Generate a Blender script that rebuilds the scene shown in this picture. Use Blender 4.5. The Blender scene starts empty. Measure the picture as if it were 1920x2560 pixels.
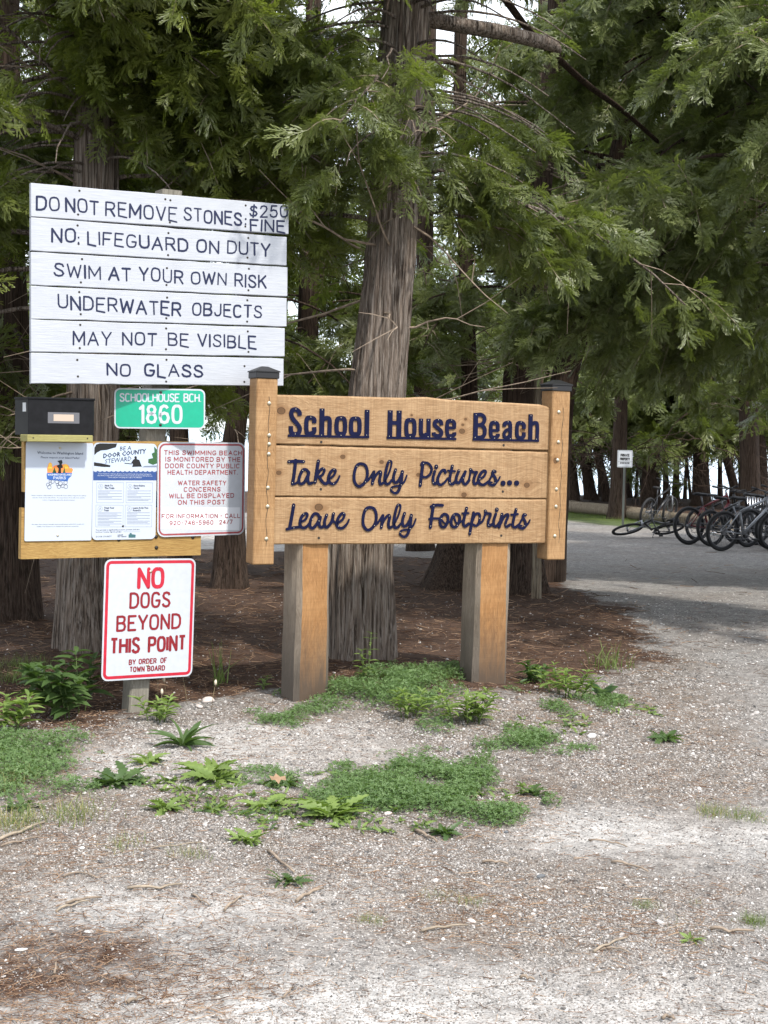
import bpy, math, random
import numpy as np
from mathutils import Vector, Matrix, Euler

R = math.radians
rng = np.random.default_rng(7)
random.seed(7)
C = bpy.context.scene.collection
scene = bpy.context.scene

# ------------------------------------------------------------------ camera
F = 3550.0                       # focal length in photo pixels (1920 x 2560)
CAM = np.array([0.0, 0.0, 1.5])
PITCH, ROLL = R(3.14), R(1.2)
_f = np.array([0, math.cos(PITCH), -math.sin(PITCH)])
_u0 = np.array([0, math.sin(PITCH), math.cos(PITCH)])
_r0 = np.array([1.0, 0, 0])
_r = _r0*math.cos(ROLL) + _u0*math.sin(ROLL)
_u = _u0*math.cos(ROLL) - _r0*math.sin(ROLL)
cd = bpy.data.cameras.new('camera')
cam = bpy.data.objects.new('camera', cd)
C.objects.link(cam)
cd.sensor_fit = 'VERTICAL'
cd.sensor_height = 24.0
cd.sensor_width = 18.0
cd.lens = 24.0*F/2560.0
cd.clip_start = 0.1
cd.clip_end = 9000
M = Matrix((( _r[0], _u[0], -_f[0], CAM[0]), (_r[1], _u[1], -_f[1], CAM[1]), (_r[2], _u[2], -_f[2], CAM[2]), (0, 0, 0, 1)))
cam.matrix_world = M
scene.camera = cam

# ------------------------------------------------------------------ world, sun, exposure
SUNV = Vector((0.42, -0.62, 1.0)).normalized()          # towards the sun: high, behind the camera and to its right
world = bpy.data.worlds.new('World')
scene.world = world
world.use_nodes = True
wn = world.node_tree.nodes
wl = world.node_tree.links
bg = wn['Background']
sky = wn.new('ShaderNodeTexSky')
sky.sky_type = 'NISHITA'
sky.sun_disc = False
sky.sun_elevation = math.asin(SUNV.z)
sky.sun_rotation = math.atan2(SUNV.x, SUNV.y)
sky.air_density = 1.0
sky.dust_density = 1.2
sky.ozone_density = 1.0
# thin bright cloud over the blue, the same all round
tcw = wn.new('ShaderNodeTexCoord'); mpw = wn.new('ShaderNodeMapping'); mpw.inputs['Scale'].default_value = (1, 1, 2.6)
nzw = wn.new('ShaderNodeTexNoise'); nzw.inputs['Scale'].default_value = 2.2; nzw.inputs['Detail'].default_value = 6
rpw = wn.new('ShaderNodeValToRGB'); rpw.color_ramp.elements[0].position = .36; rpw.color_ramp.elements[0].color = (.45, .45, .45, 1)
rpw.color_ramp.elements[1].position = .62; rpw.color_ramp.elements[1].color = (.95, .95, .95, 1)
mxw = wn.new('ShaderNodeMix'); mxw.data_type = 'RGBA'; mxw.inputs[7].default_value = (7.2, 7.5, 8.0, 1)
wl.new(tcw.outputs['Generated'], mpw.inputs[0]); wl.new(mpw.outputs[0], nzw.inputs['Vector']); wl.new(nzw.outputs[0], rpw.inputs[0])
wl.new(rpw.outputs[0], mxw.inputs[0]); wl.new(sky.outputs[0], mxw.inputs[6]); wl.new(mxw.outputs[2], bg.inputs[0])
bg.inputs[1].default_value = 0.145
sd = bpy.data.lights.new('sun', 'SUN')
sd.energy = 2.6
sd.angle = R(2.5)
sd.color = (1.0, 0.955, 0.88)
so = bpy.data.objects.new('sun', sd)
C.objects.link(so)
so.rotation_euler = SUNV.to_track_quat('Z', 'Y').to_euler()
so.location = (6, -8, 14)
vs = scene.view_settings
vs.view_transform = 'Standard'
vs.look = 'None'
vs.gamma = 1
vs.use_curve_mapping = False
vs.exposure = 1.12
try:
    scene.cycles.max_bounces = 8
    scene.cycles.diffuse_bounces = 5
    scene.cycles.glossy_bounces = 2
    scene.cycles.transmission_bounces = 3
    scene.cycles.transparent_max_bounces = 6
    scene.cycles.use_adaptive_sampling = True
except Exception:
    pass

# ------------------------------------------------------------------ geometry helpers
def ray(u, v):
    d = _f + _r*((u-960)/F) + _u*((1280-v)/F)
    return d

def P(u, v, depth):
    """world point seen at photo pixel (u, v) at a distance `depth` along +Y"""
    d = ray(u, v)
    return CAM + d*(depth/d[1])

def sm(a, b, x):
    t = np.clip((x-a)/(b-a), 0, 1)
    return t*t*(3-2*t)

_perm = np.random.default_rng(3).random((64, 64))
def vnoise(x, y):
    x = np.asarray(x, float); y = np.asarray(y, float)
    xi = np.floor(x).astype(int); yi = np.floor(y).astype(int)
    fx = x-xi; fy = y-yi
    fx = fx*fx*(3-2*fx); fy = fy*fy*(3-2*fy)
    a = _perm[xi % 64, yi % 64]; b = _perm[(xi+1) % 64, yi % 64]
    c = _perm[xi % 64, (yi+1) % 64]; d = _perm[(xi+1) % 64, (yi+1) % 64]
    return (a*(1-fx)+b*fx)*(1-fy) + (c*(1-fx)+d*fx)*fy
def fbm(x, y, o=4):
    s = 0; a = .5; 
    for k in range(o):
        s = s + a*vnoise(x*2**k+17.3*k, y*2**k+5.1*k); a *= .5
    return s

MOUNDS = []                       # (x, y, height, radius): root flares
def gz(x, y):
    x = np.asarray(x, float); y = np.asarray(y, float)
    z = -0.31*sm(8.5, 24, y) - 0.12*sm(24, 36, y)
    z = z + (fbm(x*.9, y*.9)-.47)*0.05 + (fbm(x*4+9, y*4)-.47)*0.014*(1-sm(10, 20, y))
    for mx, my, mh, mr in MOUNDS:
        z = z + mh*np.exp(-((x-mx)**2+(y-my)**2)/(mr*mr))
    z = z - 2.2*sm(47+1.5*np.sin(x*.3), 53, y)
    return z

def G(u, v):
    """ground point seen at photo pixel (u, v)"""
    d = ray(u, v)
    t = 1.0
    for k in range(60):
        p = CAM + d*t
        z = float(gz(p[0], p[1]))
        t = max(0.5, (z-CAM[2])/d[2]) if k < 3 else t + ((z-CAM[2])/d[2]-t)*.6
        t = min(t, 400)
    p = CAM + d*t
    return np.array([p[0], p[1], float(gz(p[0], p[1]))])

def proj(p):
    """photo pixel of world points (n,3)"""
    q = np.asarray(p, float)-CAM
    w = q@_f
    return 960+F*(q@_r)/w, 1280-F*(q@_u)/w, w

class MB:
    """collects shapes, then links them as one mesh object"""
    def __init__(s):
        s.v = []; s.f = []; s.m = []; s.n = 0; s.sm = []
    def add(s, verts, faces, mat=0, smooth=False):
        verts = np.asarray(verts, float)
        s.v.append(verts)
        for f in faces:
            s.f.append(tuple(int(i)+s.n for i in f)); s.m.append(mat); s.sm.append(smooth)
        s.n += len(verts)
        return s
    def box(s, a, b, mat=0, T=None, bevel=0.0):
        a = np.asarray(a, float); b = np.asarray(b, float)
        if bevel <= 0:
            v = np.array([[x, y, z] for x in (a[0], b[0]) for y in (a[1], b[1]) for z in (a[2], b[2])])
            f = [(0, 1, 3, 2), (4, 6, 7, 5), (0, 4, 5, 1), (2, 3, 7, 6), (0, 2, 6, 4), (1, 5, 7, 3)]
        else:
            w = bevel; v = []; idx = {}
            for i in (0, 1):
                for j in (0, 1):
                    for k in (0, 1):
                        for ax in range(3):
                            p = np.array([(a, b)[i][0], (a, b)[j][1], (a, b)[k][2]])
                            sg = np.array([1-2*i, 1-2*j, 1-2*k])
                            q = p + sg*w; q[ax] = p[ax]
                            idx[(i, j, k, ax)] = len(v); v.append(q)
            f = []
            for ax in range(3):
                o = [t for t in range(3) if t != ax]
                for s_ in (0, 1):
                    q = []
                    for c in ((0, 0), (1, 0), (1, 1), (0, 1)):
                        key = [0, 0, 0]; key[ax] = s_; key[o[0]] = c[0]; key[o[1]] = c[1]
                        q.append(idx[(*key, ax)])
                    f.append(tuple(q))
            for ax in range(3):          # edges along ax
                o = [t for t in range(3) if t != ax]
                for c in ((0, 0), (1, 0), (1, 1), (0, 1)):
                    q = []
                    for e, oo in ((0, o[0]), (1, o[0]), (1, o[1]), (0, o[1])):
                        key = [0, 0, 0]; key[ax] = e; key[o[0]] = c[0]; key[o[1]] = c[1]
                        q.append(idx[(*key, oo)])
                    f.append(tuple(q))
            for i in (0, 1):
                for j in (0, 1):
                    for k in (0, 1):
                        f.append(tuple(idx[(i, j, k, t)] for t in range(3)))
            v = np.array(v)
        if T is not None: v = T(v)
        return s.add(v, f, mat)
    def tube(s, pts, rad, n=8, mat=0, cap=True, smooth=True):
        pts = np.asarray(pts, float)
        m = len(pts)
        rad = np.broadcast_to(np.asarray(rad, float), (m,))
        t = np.gradient(pts, axis=0); t /= np.linalg.norm(t, axis=1)[:, None]+1e-12
        ref = np.array([0, 0, 1.0]) if abs(t[0, 2]) < .9 else np.array([1.0, 0, 0])
        V = []
        for i in range(m):
            a = np.cross(t[i], ref); na = np.linalg.norm(a)
            if na < 1e-6: a = np.array([1.0, 0, 0]); na = 1
            a /= na; b = np.cross(t[i], a); ref = np.cross(a, t[i])
            th = np.arange(n)*2*math.pi/n
            V.append(pts[i] + rad[i]*(np.cos(th)[:, None]*a + np.sin(th)[:, None]*b))
        V = np.concatenate(V)
        f = []
        for i in range(m-1):
            for j in range(n):
                f.append((i*n+j, i*n+(j+1) % n, (i+1)*n+(j+1) % n, (i+1)*n+j))
        s.add(V, f, mat, smooth)
        if cap:
            base = s.n-len(V)
            s.f.append(tuple(base+j for j in range(n))[::-1]); s.m.append(mat); s.sm.append(False)
            s.f.append(tuple(base+(m-1)*n+j for j in range(n))); s.m.append(mat); s.sm.append(False)
        return s
    def prism(s, poly, y0, y1, mat=0, T=None):
        """polygon in (x, z) pulled from y0 (front) to y1"""
        k = len(poly)
        v = np.array([[p[0], y0, p[1]] for p in poly]+[[p[0], y1, p[1]] for p in poly])
        f = [tuple(range(k)), tuple(range(2*k-1, k-1, -1))]+[((i+1) % k, i, i+k, (i+1) % k+k) for i in range(k)]
        if T is not None: v = T(v)
        return s.add(v, f, mat)
    def disc(s, c, r, y0, y1, n=10, mat=0):
        return s.prism([(c[0]+r*math.cos(2*math.pi*i/n), c[1]+r*math.sin(2*math.pi*i/n)) for i in range(n)], y0, y1, mat)
    def dome(s, c, r, h, y, n=10, mat=0):
        """a rounded screw or bolt head on the plane y, towards -y"""
        V = []; f = []
        for k, (rr, hh) in enumerate(((1, 0), (.92, .45), (.6, .85))):
            for i in range(n):
                V.append((c[0]+r*rr*math.cos(2*math.pi*i/n), y-h*hh, c[1]+r*rr*math.sin(2*math.pi*i/n)))
        V.append((c[0], y-h, c[1]))
        for k in range(2):
            for i in range(n):
                f.append((k*n+i, k*n+(i+1) % n, (k+1)*n+(i+1) % n, (k+1)*n+i))
        for i in range(n): f.append((2*n+i, 2*n+(i+1) % n, 3*n))
        return s.add(V, f, mat, True)
    def stroke(s, pts, w, y0, y1, mat=0, closed=False, roundcap=True, smooth=0):
        """a flat ribbon of width w (scalar or per point) along (x, z) points"""
        p = np.asarray(pts, float)
        if not smooth and not closed and len(p) > 2:
            for i in range(1, len(p)-1):
                a = p[i]-p[i-1]; b = p[i+1]-p[i]
                if a@b < .15*np.linalg.norm(a)*np.linalg.norm(b) and np.isscalar(w):
                    s.stroke(p[:i+1], w, y0, y1, mat, False, True); s.stroke(p[i:], w, y0-.00002, y1, mat, False, True)
                    return s
        wv = np.broadcast_to(np.asarray(w, float), (len(p),)).copy()
        if smooth and len(p) > 2:
            q = []; ww = []
            n = len(p)
            for i in range(n if closed else n-1):
                p0 = p[(i-1) % n] if (closed or i > 0) else 2*p[0]-p[1]
                p1 = p[i]; p2 = p[(i+1) % n]
                p3 = p[(i+2) % n] if (closed or i+2 < n) else 2*p[-1]-p[-2]
                for k in range(smooth):
                    t = k/smooth
                    q.append(.5*((2*p1)+(-p0+p2)*t+(2*p0-5*p1+4*p2-p3)*t*t+(-p0+3*p1-3*p2+p3)*t**3))
                    ww.append(wv[i]*(1-t)+wv[(i+1) % n]*t)
            if not closed: q.append(p[-1]); ww.append(wv[-1])
            p = np.array(q); wv = np.array(ww)
        if closed: p = np.vstack([p, p[:1]]); wv = np.append(wv, wv[0])
        n = len(p)
        d = np.diff(p, axis=0); L = np.linalg.norm(d, axis=1)+1e-9; d /= L[:, None]
        nrm = np.stack([-d[:, 1], d[:, 0]], 1)
        L_, R_ = [], []
        for i in range(n):
            if closed and i in (0, n-1): a, b = nrm[-1], nrm[0]
            elif i == 0: a = b = nrm[0]
            elif i == n-1: a = b = nrm[-1]
            else: a, b = nrm[i-1], nrm[i]
            m = a+b; lm = np.linalg.norm(m)
            m = m/lm if lm > .3 else a
            k = min(1.6, 1/max(.5, float(m@a)))
            L_.append(p[i]+m*wv[i]/2*k); R_.append(p[i]-m*wv[i]/2*k)
        V = [(q[0], y0, q[1]) for q in L_]+[(q[0], y0, q[1]) for q in R_]
        if y1 > y0:
            V += [(q[0], y1, q[1]) for q in L_]+[(q[0], y1, q[1]) for q in R_]
        f = []
        for i in range(n-1):
            f.append((i, i+1, n+i+1, n+i)[::-1])
            if y1 > y0:
                f.append((i, 2*n+i, 2*n+i+1, i+1)[::-1]); f.append((n+i, n+i+1, 3*n+i+1, 3*n+i)[::-1])
        if y1 > y0 and not closed:
            f.append((0, n, 3*n, 2*n)); f.append((n-1, 3*n-1, 4*n-1, 2*n-1)[::-1])
        s.add(V, f, mat)
        if roundcap and not closed:
            for e in (0, n-1):
                s.disc(p[e], wv[e]/2*.995, y0+.00008, y1 if y1 > y0 else y0+.0004, 8, mat)
        return s
    def mesh(s, name, mats):
        me = bpy.data.meshes.new(name)
        v = np.concatenate(s.v) if s.v else np.zeros((0, 3))
        me.from_pydata(v.tolist(), [], s.f)
        for m in (mats if isinstance(mats, (list, tuple)) else [mats]): me.materials.append(m)
        me.polygons.foreach_set('material_index', s.m)
        me.polygons.foreach_set('use_smooth', s.sm)
        me.update()
        return me
    def build(s, name, mats, parent=None, **kw):
        o = bpy.data.objects.new(name, s.mesh(name, mats))
        C.objects.link(o)
        if parent is not None: o.parent = parent
        tag(o, **kw)
        return o

def tag(o, label=None, cat=None, group=None, kind=None):
    if label: o['label'] = label
    if cat: o['category'] = cat
    if group: o['group'] = group
    if kind: o['kind'] = kind
    return o

def empty(name, loc=(0, 0, 0), rz=0.0, label=None, cat=None, group=None, mat=None):
    o = bpy.data.objects.new(name, None)
    C.objects.link(o)
    o.empty_display_size = .05
    if mat is not None: o.matrix_world = mat
    else:
        o.location = [float(t) for t in loc]; o.rotation_euler = (0, 0, rz)
    tag(o, label, cat, group)
    return o

def link_mesh(name, me, parent=None, loc=(0, 0, 0), rot=(0, 0, 0), scl=1.0, **kw):
    o = bpy.data.objects.new(name, me)
    C.objects.link(o)
    if parent is not None: o.parent = parent
    o.location = [float(t) for t in loc]; o.rotation_euler = rot
    o.scale = (scl, scl, scl) if np.isscalar(scl) else scl
    return tag(o, **kw)

# a sign's own frame: local x along the face, y into it, z up; fitted to the four corners seen in the photograph
class Frame:
    def __init__(s, corners, anchor_px, anchor_depth, yaw=None):
        """corners TL TR BR BL in photo pixels; the face passes anchor_depth along the ray of anchor_px"""
        c = np.array(corners, float)
        def axes(yaw, tilt):
            x = np.array([math.cos(yaw), math.sin(yaw), 0])
            z = np.array([0, 0, 1.0])
            X = x*math.cos(tilt)+z*math.sin(tilt); Z = z*math.cos(tilt)-x*math.sin(tilt)
            return X, np.cross(Z, X), Z
        def model(q):
            W, H, cu, cv, tilt, yw = q
            if yaw is not None: yw = yaw
            X, Y, Z = axes(yw, tilt)
            o = CAM + ray(cu, cv)*1.0
            pts = np.array([o-X*W/2+Z*H/2, o+X*W/2+Z*H/2, o+X*W/2-Z*H/2, o-X*W/2-Z*H/2])
            uu, vv, _ = proj(pts)
            return np.stack([uu, vv], 1).ravel()
        m = c.mean(0)
        q = np.array([(c[1, 0]-c[0, 0])/F, (c[3, 1]-c[0, 1])/F, m[0], m[1], 0.0, R(20) if yaw is None else yaw])
        tgt = c.ravel()
        for it in range(40):
            r0 = model(q)-tgt
            J = np.zeros((8, 6))
            for k in range(6):
                e = 1e-5 if k not in (2, 3) else 1e-2
                qq = q.copy(); qq[k] += e
                J[:, k] = (model(qq)-tgt-r0)/e
            D = np.diag([1e-9]*6)
            q = q - np.linalg.solve(J.T@J+D, J.T@r0)*.7
        s.err = float(np.abs(model(q)-tgt).max())
        W, H, cu, cv, tilt, yw = q
        if yaw is not None: yw = yaw
        s.yaw, s.tilt = yw, tilt
        s.X, s.Y, s.Z = axes(yw, tilt)
        o = CAM + ray(cu, cv)
        d = ray(*anchor_px)
        t = ((o-CAM)@s.Y)/(d@s.Y)             # where the anchor ray meets the plane of the unit-scale sign
        k = anchor_depth/(t*d[1])
        s.O = CAM + (o-CAM)*k
        s.W, s.H = W*k, H*k
        s.set_origin(s.O)
    def set_origin(s, o):
        s.O = np.array(o)
        s.M = Matrix([[s.X[i], s.Y[i], s.Z[i], s.O[i]] for i in range(3)]+[[0, 0, 0, 1]])
    def loc(s, u, v, y=0.0):
        """photo pixel -> (x, z) on the face (moved y into it)"""
        d = ray(u, v)
        o = s.O + s.Y*y
        t = ((o-CAM)@s.Y)/(d@s.Y)
        p = CAM + d*t - s.O
        return np.array([p@s.X, p@s.Z])
    def world(s, x, y, z):
        return s.O + s.X*x + s.Y*y + s.Z*z

# ------------------------------------------------------------------ materials
class NT:
    def __init__(s, name):
        s.mat = bpy.data.materials.new(name)
        s.mat.use_nodes = True
        s.t = s.mat.node_tree
        s.b = s.t.nodes['Principled BSDF']
        s.out = s.t.nodes['Material Output']
    def n(s, typ, **kw):
        nd = s.t.nodes.new('ShaderNode'+typ)
        for k, v in kw.items():
            if hasattr(nd, k): setattr(nd, k, v)
        return nd
    def l(s, a, b): s.t.links.new(a, b); return s
    def coord(s, which='Object', scale=(1, 1, 1), rot=(0, 0, 0), warp=0.0):
        tc = s.n('TexCoord'); mp = s.n('Mapping')
        mp.inputs['Scale'].default_value = scale; mp.inputs['Rotation'].default_value = rot
        s.l(tc.outputs[which], mp.inputs[0])
        return mp.outputs[0]
    def noise(s, vec, scale, detail=4, rough=.55, dist=0.0):
        nd = s.n('TexNoise')
        nd.inputs['Scale'].default_value = scale; nd.inputs['Detail'].default_value = detail
        nd.inputs['Roughness'].default_value = rough; nd.inputs['Distortion'].default_value = dist
        s.l(vec, nd.inputs['Vector'])
        return nd.outputs[0]
    def vor(s, vec, scale, feature='F1'):
        nd = s.n('TexVoronoi'); nd.feature = feature
        nd.inputs['Scale'].default_value = scale
        s.l(vec, nd.inputs['Vector'])
        return nd
    def ramp(s, fac, stops, interp='LINEAR'):
        nd = s.n('ValToRGB'); nd.color_ramp.interpolation = interp
        e = nd.color_ramp.elements
        while len(e) < len(stops): e.new(.5)
        for el, (p, c) in zip(e, stops):
            el.position = p
            el.color = (c, c, c, 1) if np.isscalar(c) else (*c, 1)
        s.l(fac, nd.inputs[0])
        return nd.outputs[0]
    def mix(s, fac, a, b, mode='MIX'):
        nd = s.n('Mix'); nd.data_type = 'RGBA'; nd.blend_type = mode
        for sock, val in ((nd.inputs[0], fac), (nd.inputs[6], a), (nd.inputs[7], b)):
            if hasattr(val, 'is_output'): s.l(val, sock)
            else:
                if sock == nd.inputs[0]: sock.default_value = val
                else: sock.default_value = (*val, 1) if not np.isscalar(val) else (val, val, val, 1)
        return nd.outputs[2]
    def math(s, op, a, b=None):
        nd = s.n('Math'); nd.operation = op
        for sock, val in ((nd.inputs[0], a), (nd.inputs[1], b)):
            if val is None: continue
            if hasattr(val, 'is_output'): s.l(val, sock)
            else: sock.default_value = val
        return nd.outputs[0]
    def bump(s, h, strength=.3, dist=.01):
        nd = s.n('Bump'); nd.inputs['Strength'].default_value = strength; nd.inputs['Distance'].default_value = dist
        s.l(h, nd.inputs['Height']); s.l(nd.outputs[0], s.b.inputs['Normal'])
        return nd
    def done(s, col=None, rough=.8, spec=.3, metal=0.0):
        if col is not None:
            if hasattr(col, 'is_output'): s.l(col, s.b.inputs['Base Color'])
            else: s.b.inputs['Base Color'].default_value = (*col, 1)
        if hasattr(rough, 'is_output'): s.l(rough, s.b.inputs['Roughness'])
        else: s.b.inputs['Roughness'].default_value = rough
        s.b.inputs['Specular IOR Level'].default_value = spec
        s.b.inputs['Metallic'].default_value = metal
        return s.mat

def flat(name, col, rough=.6, spec=.3, metal=0.0, var=.0):
    t = NT(name)
    if var > 0:
        n = t.noise(t.coord('Object'), 30, 4)
        c = t.mix(t.ramp(n, [(.3, 0), (.7, 1)]), [k*(1-var) for k in col], [min(1, k*(1+var)) for k in col])
        return t.done(c, rough, spec, metal)
    return t.done(col, rough, spec, metal)

def wood(name, base, dark, light, axis='X', scale=1.0, knots=(), stain=None, rough=.7, gray=None, seed=0.0, bump=.25, saw=0.0):
    """planks: grain runs along the given local axis; knots are (x, z, r) on the face"""
    t = NT(name)
    st = {'X': (.9, 9, 9), 'Z': (9, 9, .9)}[axis]
    tc = t.n('TexCoord'); off = t.n('VectorMath', operation='ADD')
    off.inputs[1].default_value = (seed, seed*.7, seed*1.3)
    oi = t.n('ObjectInfo'); mv = t.n('VectorMath', operation='SCALE'); 
    t.l(tc.outputs['Object'], off.inputs[0])
    # warp
    wn_ = t.n('TexNoise'); wn_.inputs['Scale'].default_value = 2.2; wn_.inputs['Detail'].default_value = 2
    t.l(off.outputs[0], wn_.inputs['Vector'])
    ws = t.n('VectorMath', operation='SCALE'); ws.inputs['Scale'].default_value = .10
    t.l(wn_.outputs[1], ws.inputs[0])
    ad = t.n('VectorMath', operation='ADD'); t.l(off.outputs[0], ad.inputs[0]); t.l(ws.outputs[0], ad.inputs[1])
    vec = ad.outputs[0]
    # bend the grain round the knots
    kmask = None
    for (kx, kz, kr) in knots:
        sb = t.n('VectorMath', operation='SUBTRACT'); sb.inputs[1].default_value = (kx, 0, kz)
        t.l(tc.outputs['Object'], sb.inputs[0])
        ml = t.n('VectorMath', operation='MULTIPLY'); ml.inputs[1].default_value = (.8, 0, 1.0) if axis == 'X' else (1.0, 0, .8)
        t.l(sb.outputs[0], ml.inputs[0])
        ln = t.n('VectorMath', operation='LENGTH'); t.l(ml.outputs[0], ln.inputs[0])
        m = t.math('DIVIDE', ln.outputs['Value'], kr)
        g = t.math('POWER', 2.718, t.math('MULTIPLY', m, t.math('MULTIPLY', m, -.22)))
        sc = t.n('VectorMath', operation='SCALE'); t.l(sb.outputs[0], sc.inputs[0]); t.l(t.math('MULTIPLY', g, -.8), sc.inputs['Scale'])
        a2 = t.n('VectorMath', operation='ADD'); t.l(vec, a2.inputs[0]); t.l(sc.outputs[0], a2.inputs[1]); vec = a2.outputs[0]
        kmask = m if kmask is None else t.math('MINIMUM', kmask, m)
    mp = t.n('Mapping'); mp.inputs['Scale'].default_value = st; t.l(vec, mp.inputs[0])
    g1 = t.noise(mp.outputs[0], 3.2*scale, 5, .6, .6)
    g2 = t.noise(mp.outputs[0], 14*scale, 4, .65)
    mp2 = t.n('Mapping'); mp2.inputs['Scale'].default_value = (st[0]*.6, 60, 60) if axis == 'X' else (60, 60, st[2]*.6)
    t.l(vec, mp2.inputs[0]); g3 = t.noise(mp2.outputs[0], 3.0, 3, .6)
    band = t.ramp(t.math('FRACT', t.math('MULTIPLY', g1, 9.0)), [(0, 0), (.75, .7), (.92, 1), (1, 0)])
    col = t.mix(t.ramp(g2, [(.3, 0), (.72, 1)]), dark, light)
    col = t.mix(.55, col, base)
    col = t.mix(t.math('MULTIPLY', band, .6), col, dark)
    col = t.mix(t.math('MULTIPLY', t.ramp(g3, [(.52, 0), (.75, 1)]), .5), col, [k*.55 for k in dark])
    blot = t.noise(tc.outputs['Object'], 5.0, 3)
    col = t.mix(t.math('MULTIPLY', t.ramp(blot, [(.45, 0), (.7, 1)]), .3), col, light)
    if saw > 0:
        mp3 = t.n('Mapping'); mp3.inputs['Scale'].default_value = (110, 3, 3) if axis == 'X' else (3, 3, 110)
        t.l(off.outputs[0], mp3.inputs[0])
        sw = t.ramp(t.noise(mp3.outputs[0], 1.2, 2), [(.35, 0), (.7, 1)])
        col = t.mix(t.math('MULTIPLY', sw, saw), col, [k*.55 for k in dark])
    if gray is not None:
        gn = t.noise(mp.outputs[0], 1.1, 4, .6)
        col = t.mix(t.ramp(gn, [(gray[0], 0), (gray[0]+.16, 1)]), col, t.mix(t.ramp(g2, [(.3, 0), (.7, 1)]), gray[1], gray[2]))
    if stain is not None:        # dirt near the ground: (height0, height1, colour)
        sx = t.n('SeparateXYZ'); t.l(tc.outputs['Object'], sx.inputs[0])
        h = t.math('ADD', sx.outputs[2], t.math('MULTIPLY', t.math('SUBTRACT', g1, .5), .35))
        mr = t.n('MapRange'); mr.inputs[1].default_value = stain[0]; mr.inputs[2].default_value = stain[1]
        mr.inputs[3].default_value = .95; mr.inputs[4].default_value = 0.0
        t.l(h, mr.inputs[0]); col = t.mix(mr.outputs[0], col, stain[2])
    if kmask is not None:
        kc = t.ramp(kmask, [(0, [k*.5 for k in dark]), (.25, [k*.6 for k in dark]), (.32, [k*.22 for k in dark]), (.36, dark)])
        col = t.mix(t.ramp(kmask, [(.42, .55), (.95, 0)]), col, dark)
        col = t.mix(t.ramp(kmask, [(.33, 1), (.44, 0)]), col, kc)
    hsum = t.math('ADD', t.math('MULTIPLY', g2, .5), t.math('MULTIPLY', g3, .8))
    t.bump(hsum, bump, .006)
    return t.done(col, rough, .25)

M_cedar = lambda name, knots, seed: wood(name, (0.354, 0.225, 0.115), (0.184, 0.0966, 0.0414), (0.46, 0.322, 0.184), 'X', knots=knots, seed=seed, saw=.3, rough=.62)
M_cedarpost = wood('cedar_post', (.35, .205, .09), (.19, .095, .036), (.45, .29, .15), 'Z', seed=3.1, saw=.3, rough=.62,
                   knots=((-.80, .50, .05), (-.83, 1.36, .06), (.80, .52, .06), (.86, 1.3, .04)))
M_postfront = wood('timber_front', (0.324, 0.162, 0.0567), (0.178, 0.081, 0.0283), (0.405, 0.235, 0.105), 'Z', seed=5.7, saw=.18, stain=(.02, .42, (0.0688, 0.0502, 0.0364)), bump=.4)
M_postgray = wood('timber_weathered', (.33, .265, .195), (.15, .11, .075), (.48, .40, .31), 'Z', seed=9.7, stain=(.05, .8, (.09, .075, .06)), bump=.9)
M_oldpost = wood('old_grey_post', (.22, .20, .16), (.10, .09, .07), (.30, .28, .24), 'Z', seed=2.2, bump=.6)
M_treated = wood('treated_plank', (0.332, 0.204, 0.0641), (0.204, 0.109, 0.0302), (0.422, 0.287, 0.106), 'X', seed=8.1, bump=.5)
M_greenwood = wood('treated_shelf', (0.272, 0.249, 0.0905), (0.181, 0.158, 0.0528), (0.347, 0.317, 0.136), 'X', seed=4.4, bump=.3)

def white_paint():
    t = NT('white_plank_paint')
    v = t.coord('Object', (1.2, 14, 14))
    g = t.noise(v, 8, 5, .65)
    sp = t.noise(t.coord('Object'), 7, 3)
    chip = t.noise(t.coord('Object', (1, 1, 3)), 30, 5, .7)
    col = t.mix(t.ramp(g, [(.3, 0), (.75, 1)]), (.34, .355, .385), (.42, .435, .47))
    col = t.mix(t.math('MULTIPLY', t.ramp(sp, [(.45, 0), (.7, 1)]), .7), col, (.35, .365, .40))
    col = t.mix(t.ramp(chip, [(.67, 0), (.70, 1)]), col, (.28, .26, .24))
    t.bump(g, .35, .005)
    return t.done(col, .55, .35)
M_whiteplank = white_paint()
M_handpaint = flat('navy_hand_paint', (.008, .013, .045), .5)
M_navy = flat('navy_metal_letters', (.0035, .005, .027), .6, .12, var=.25)
M_signwhite = flat('sign_white_sheet', (0.43, 0.453, 0.49), .35, .45, var=.04)
M_poster = flat('poster_white', (0.415, 0.453, 0.521), .3, .45)
M_red = flat('sign_red', (.40, .012, .03), .4, .4, var=.15)
M_fadered = flat('faded_red_print', (.27, .055, .06), .5, .3, var=.2)
M_darkred = flat('dark_red_print', (.20, .012, .018), .45, .3, var=.15)
M_green = flat('sign_green_sheet', (0, 0.2952, 0.1763), .32, .45, var=.05)
M_alu = flat('aluminium_edge', (.62, .63, .65), .4, .4, .6)
M_blackmetal = flat('black_box_paint', (.006, .006, .007), .45, .18, var=.4)
M_cap = flat('black_post_cap', (.012, .012, .013), .45, .4)
M_dark = flat('dark_screw', (.03, .025, .02), .5, .5, .5)
M_bolt = flat('galvanised_bolt', (.50, .45, .34), .35, .5, .8)
M_tape = flat('clear_tape', (.10, .10, .11), .22, .5)
M_beige = flat('beige_note', (.42, .34, .27), .6)
M_ink = flat('poster_ink', (.02, .03, .06), .5)
M_grayink = flat('poster_grey_ink', (.16, .19, .25), .5)
M_blueband = flat('poster_blue_band', (.028, .065, .20), .35)
M_pale = flat('poster_pale_sky', (0.41, 0.4756, 0.574), .35)
M_orange = flat('print_orange', (.80, .22, .05), .4)
M_yellow = flat('print_yellow', (.85, .48, .06), .4)
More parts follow.
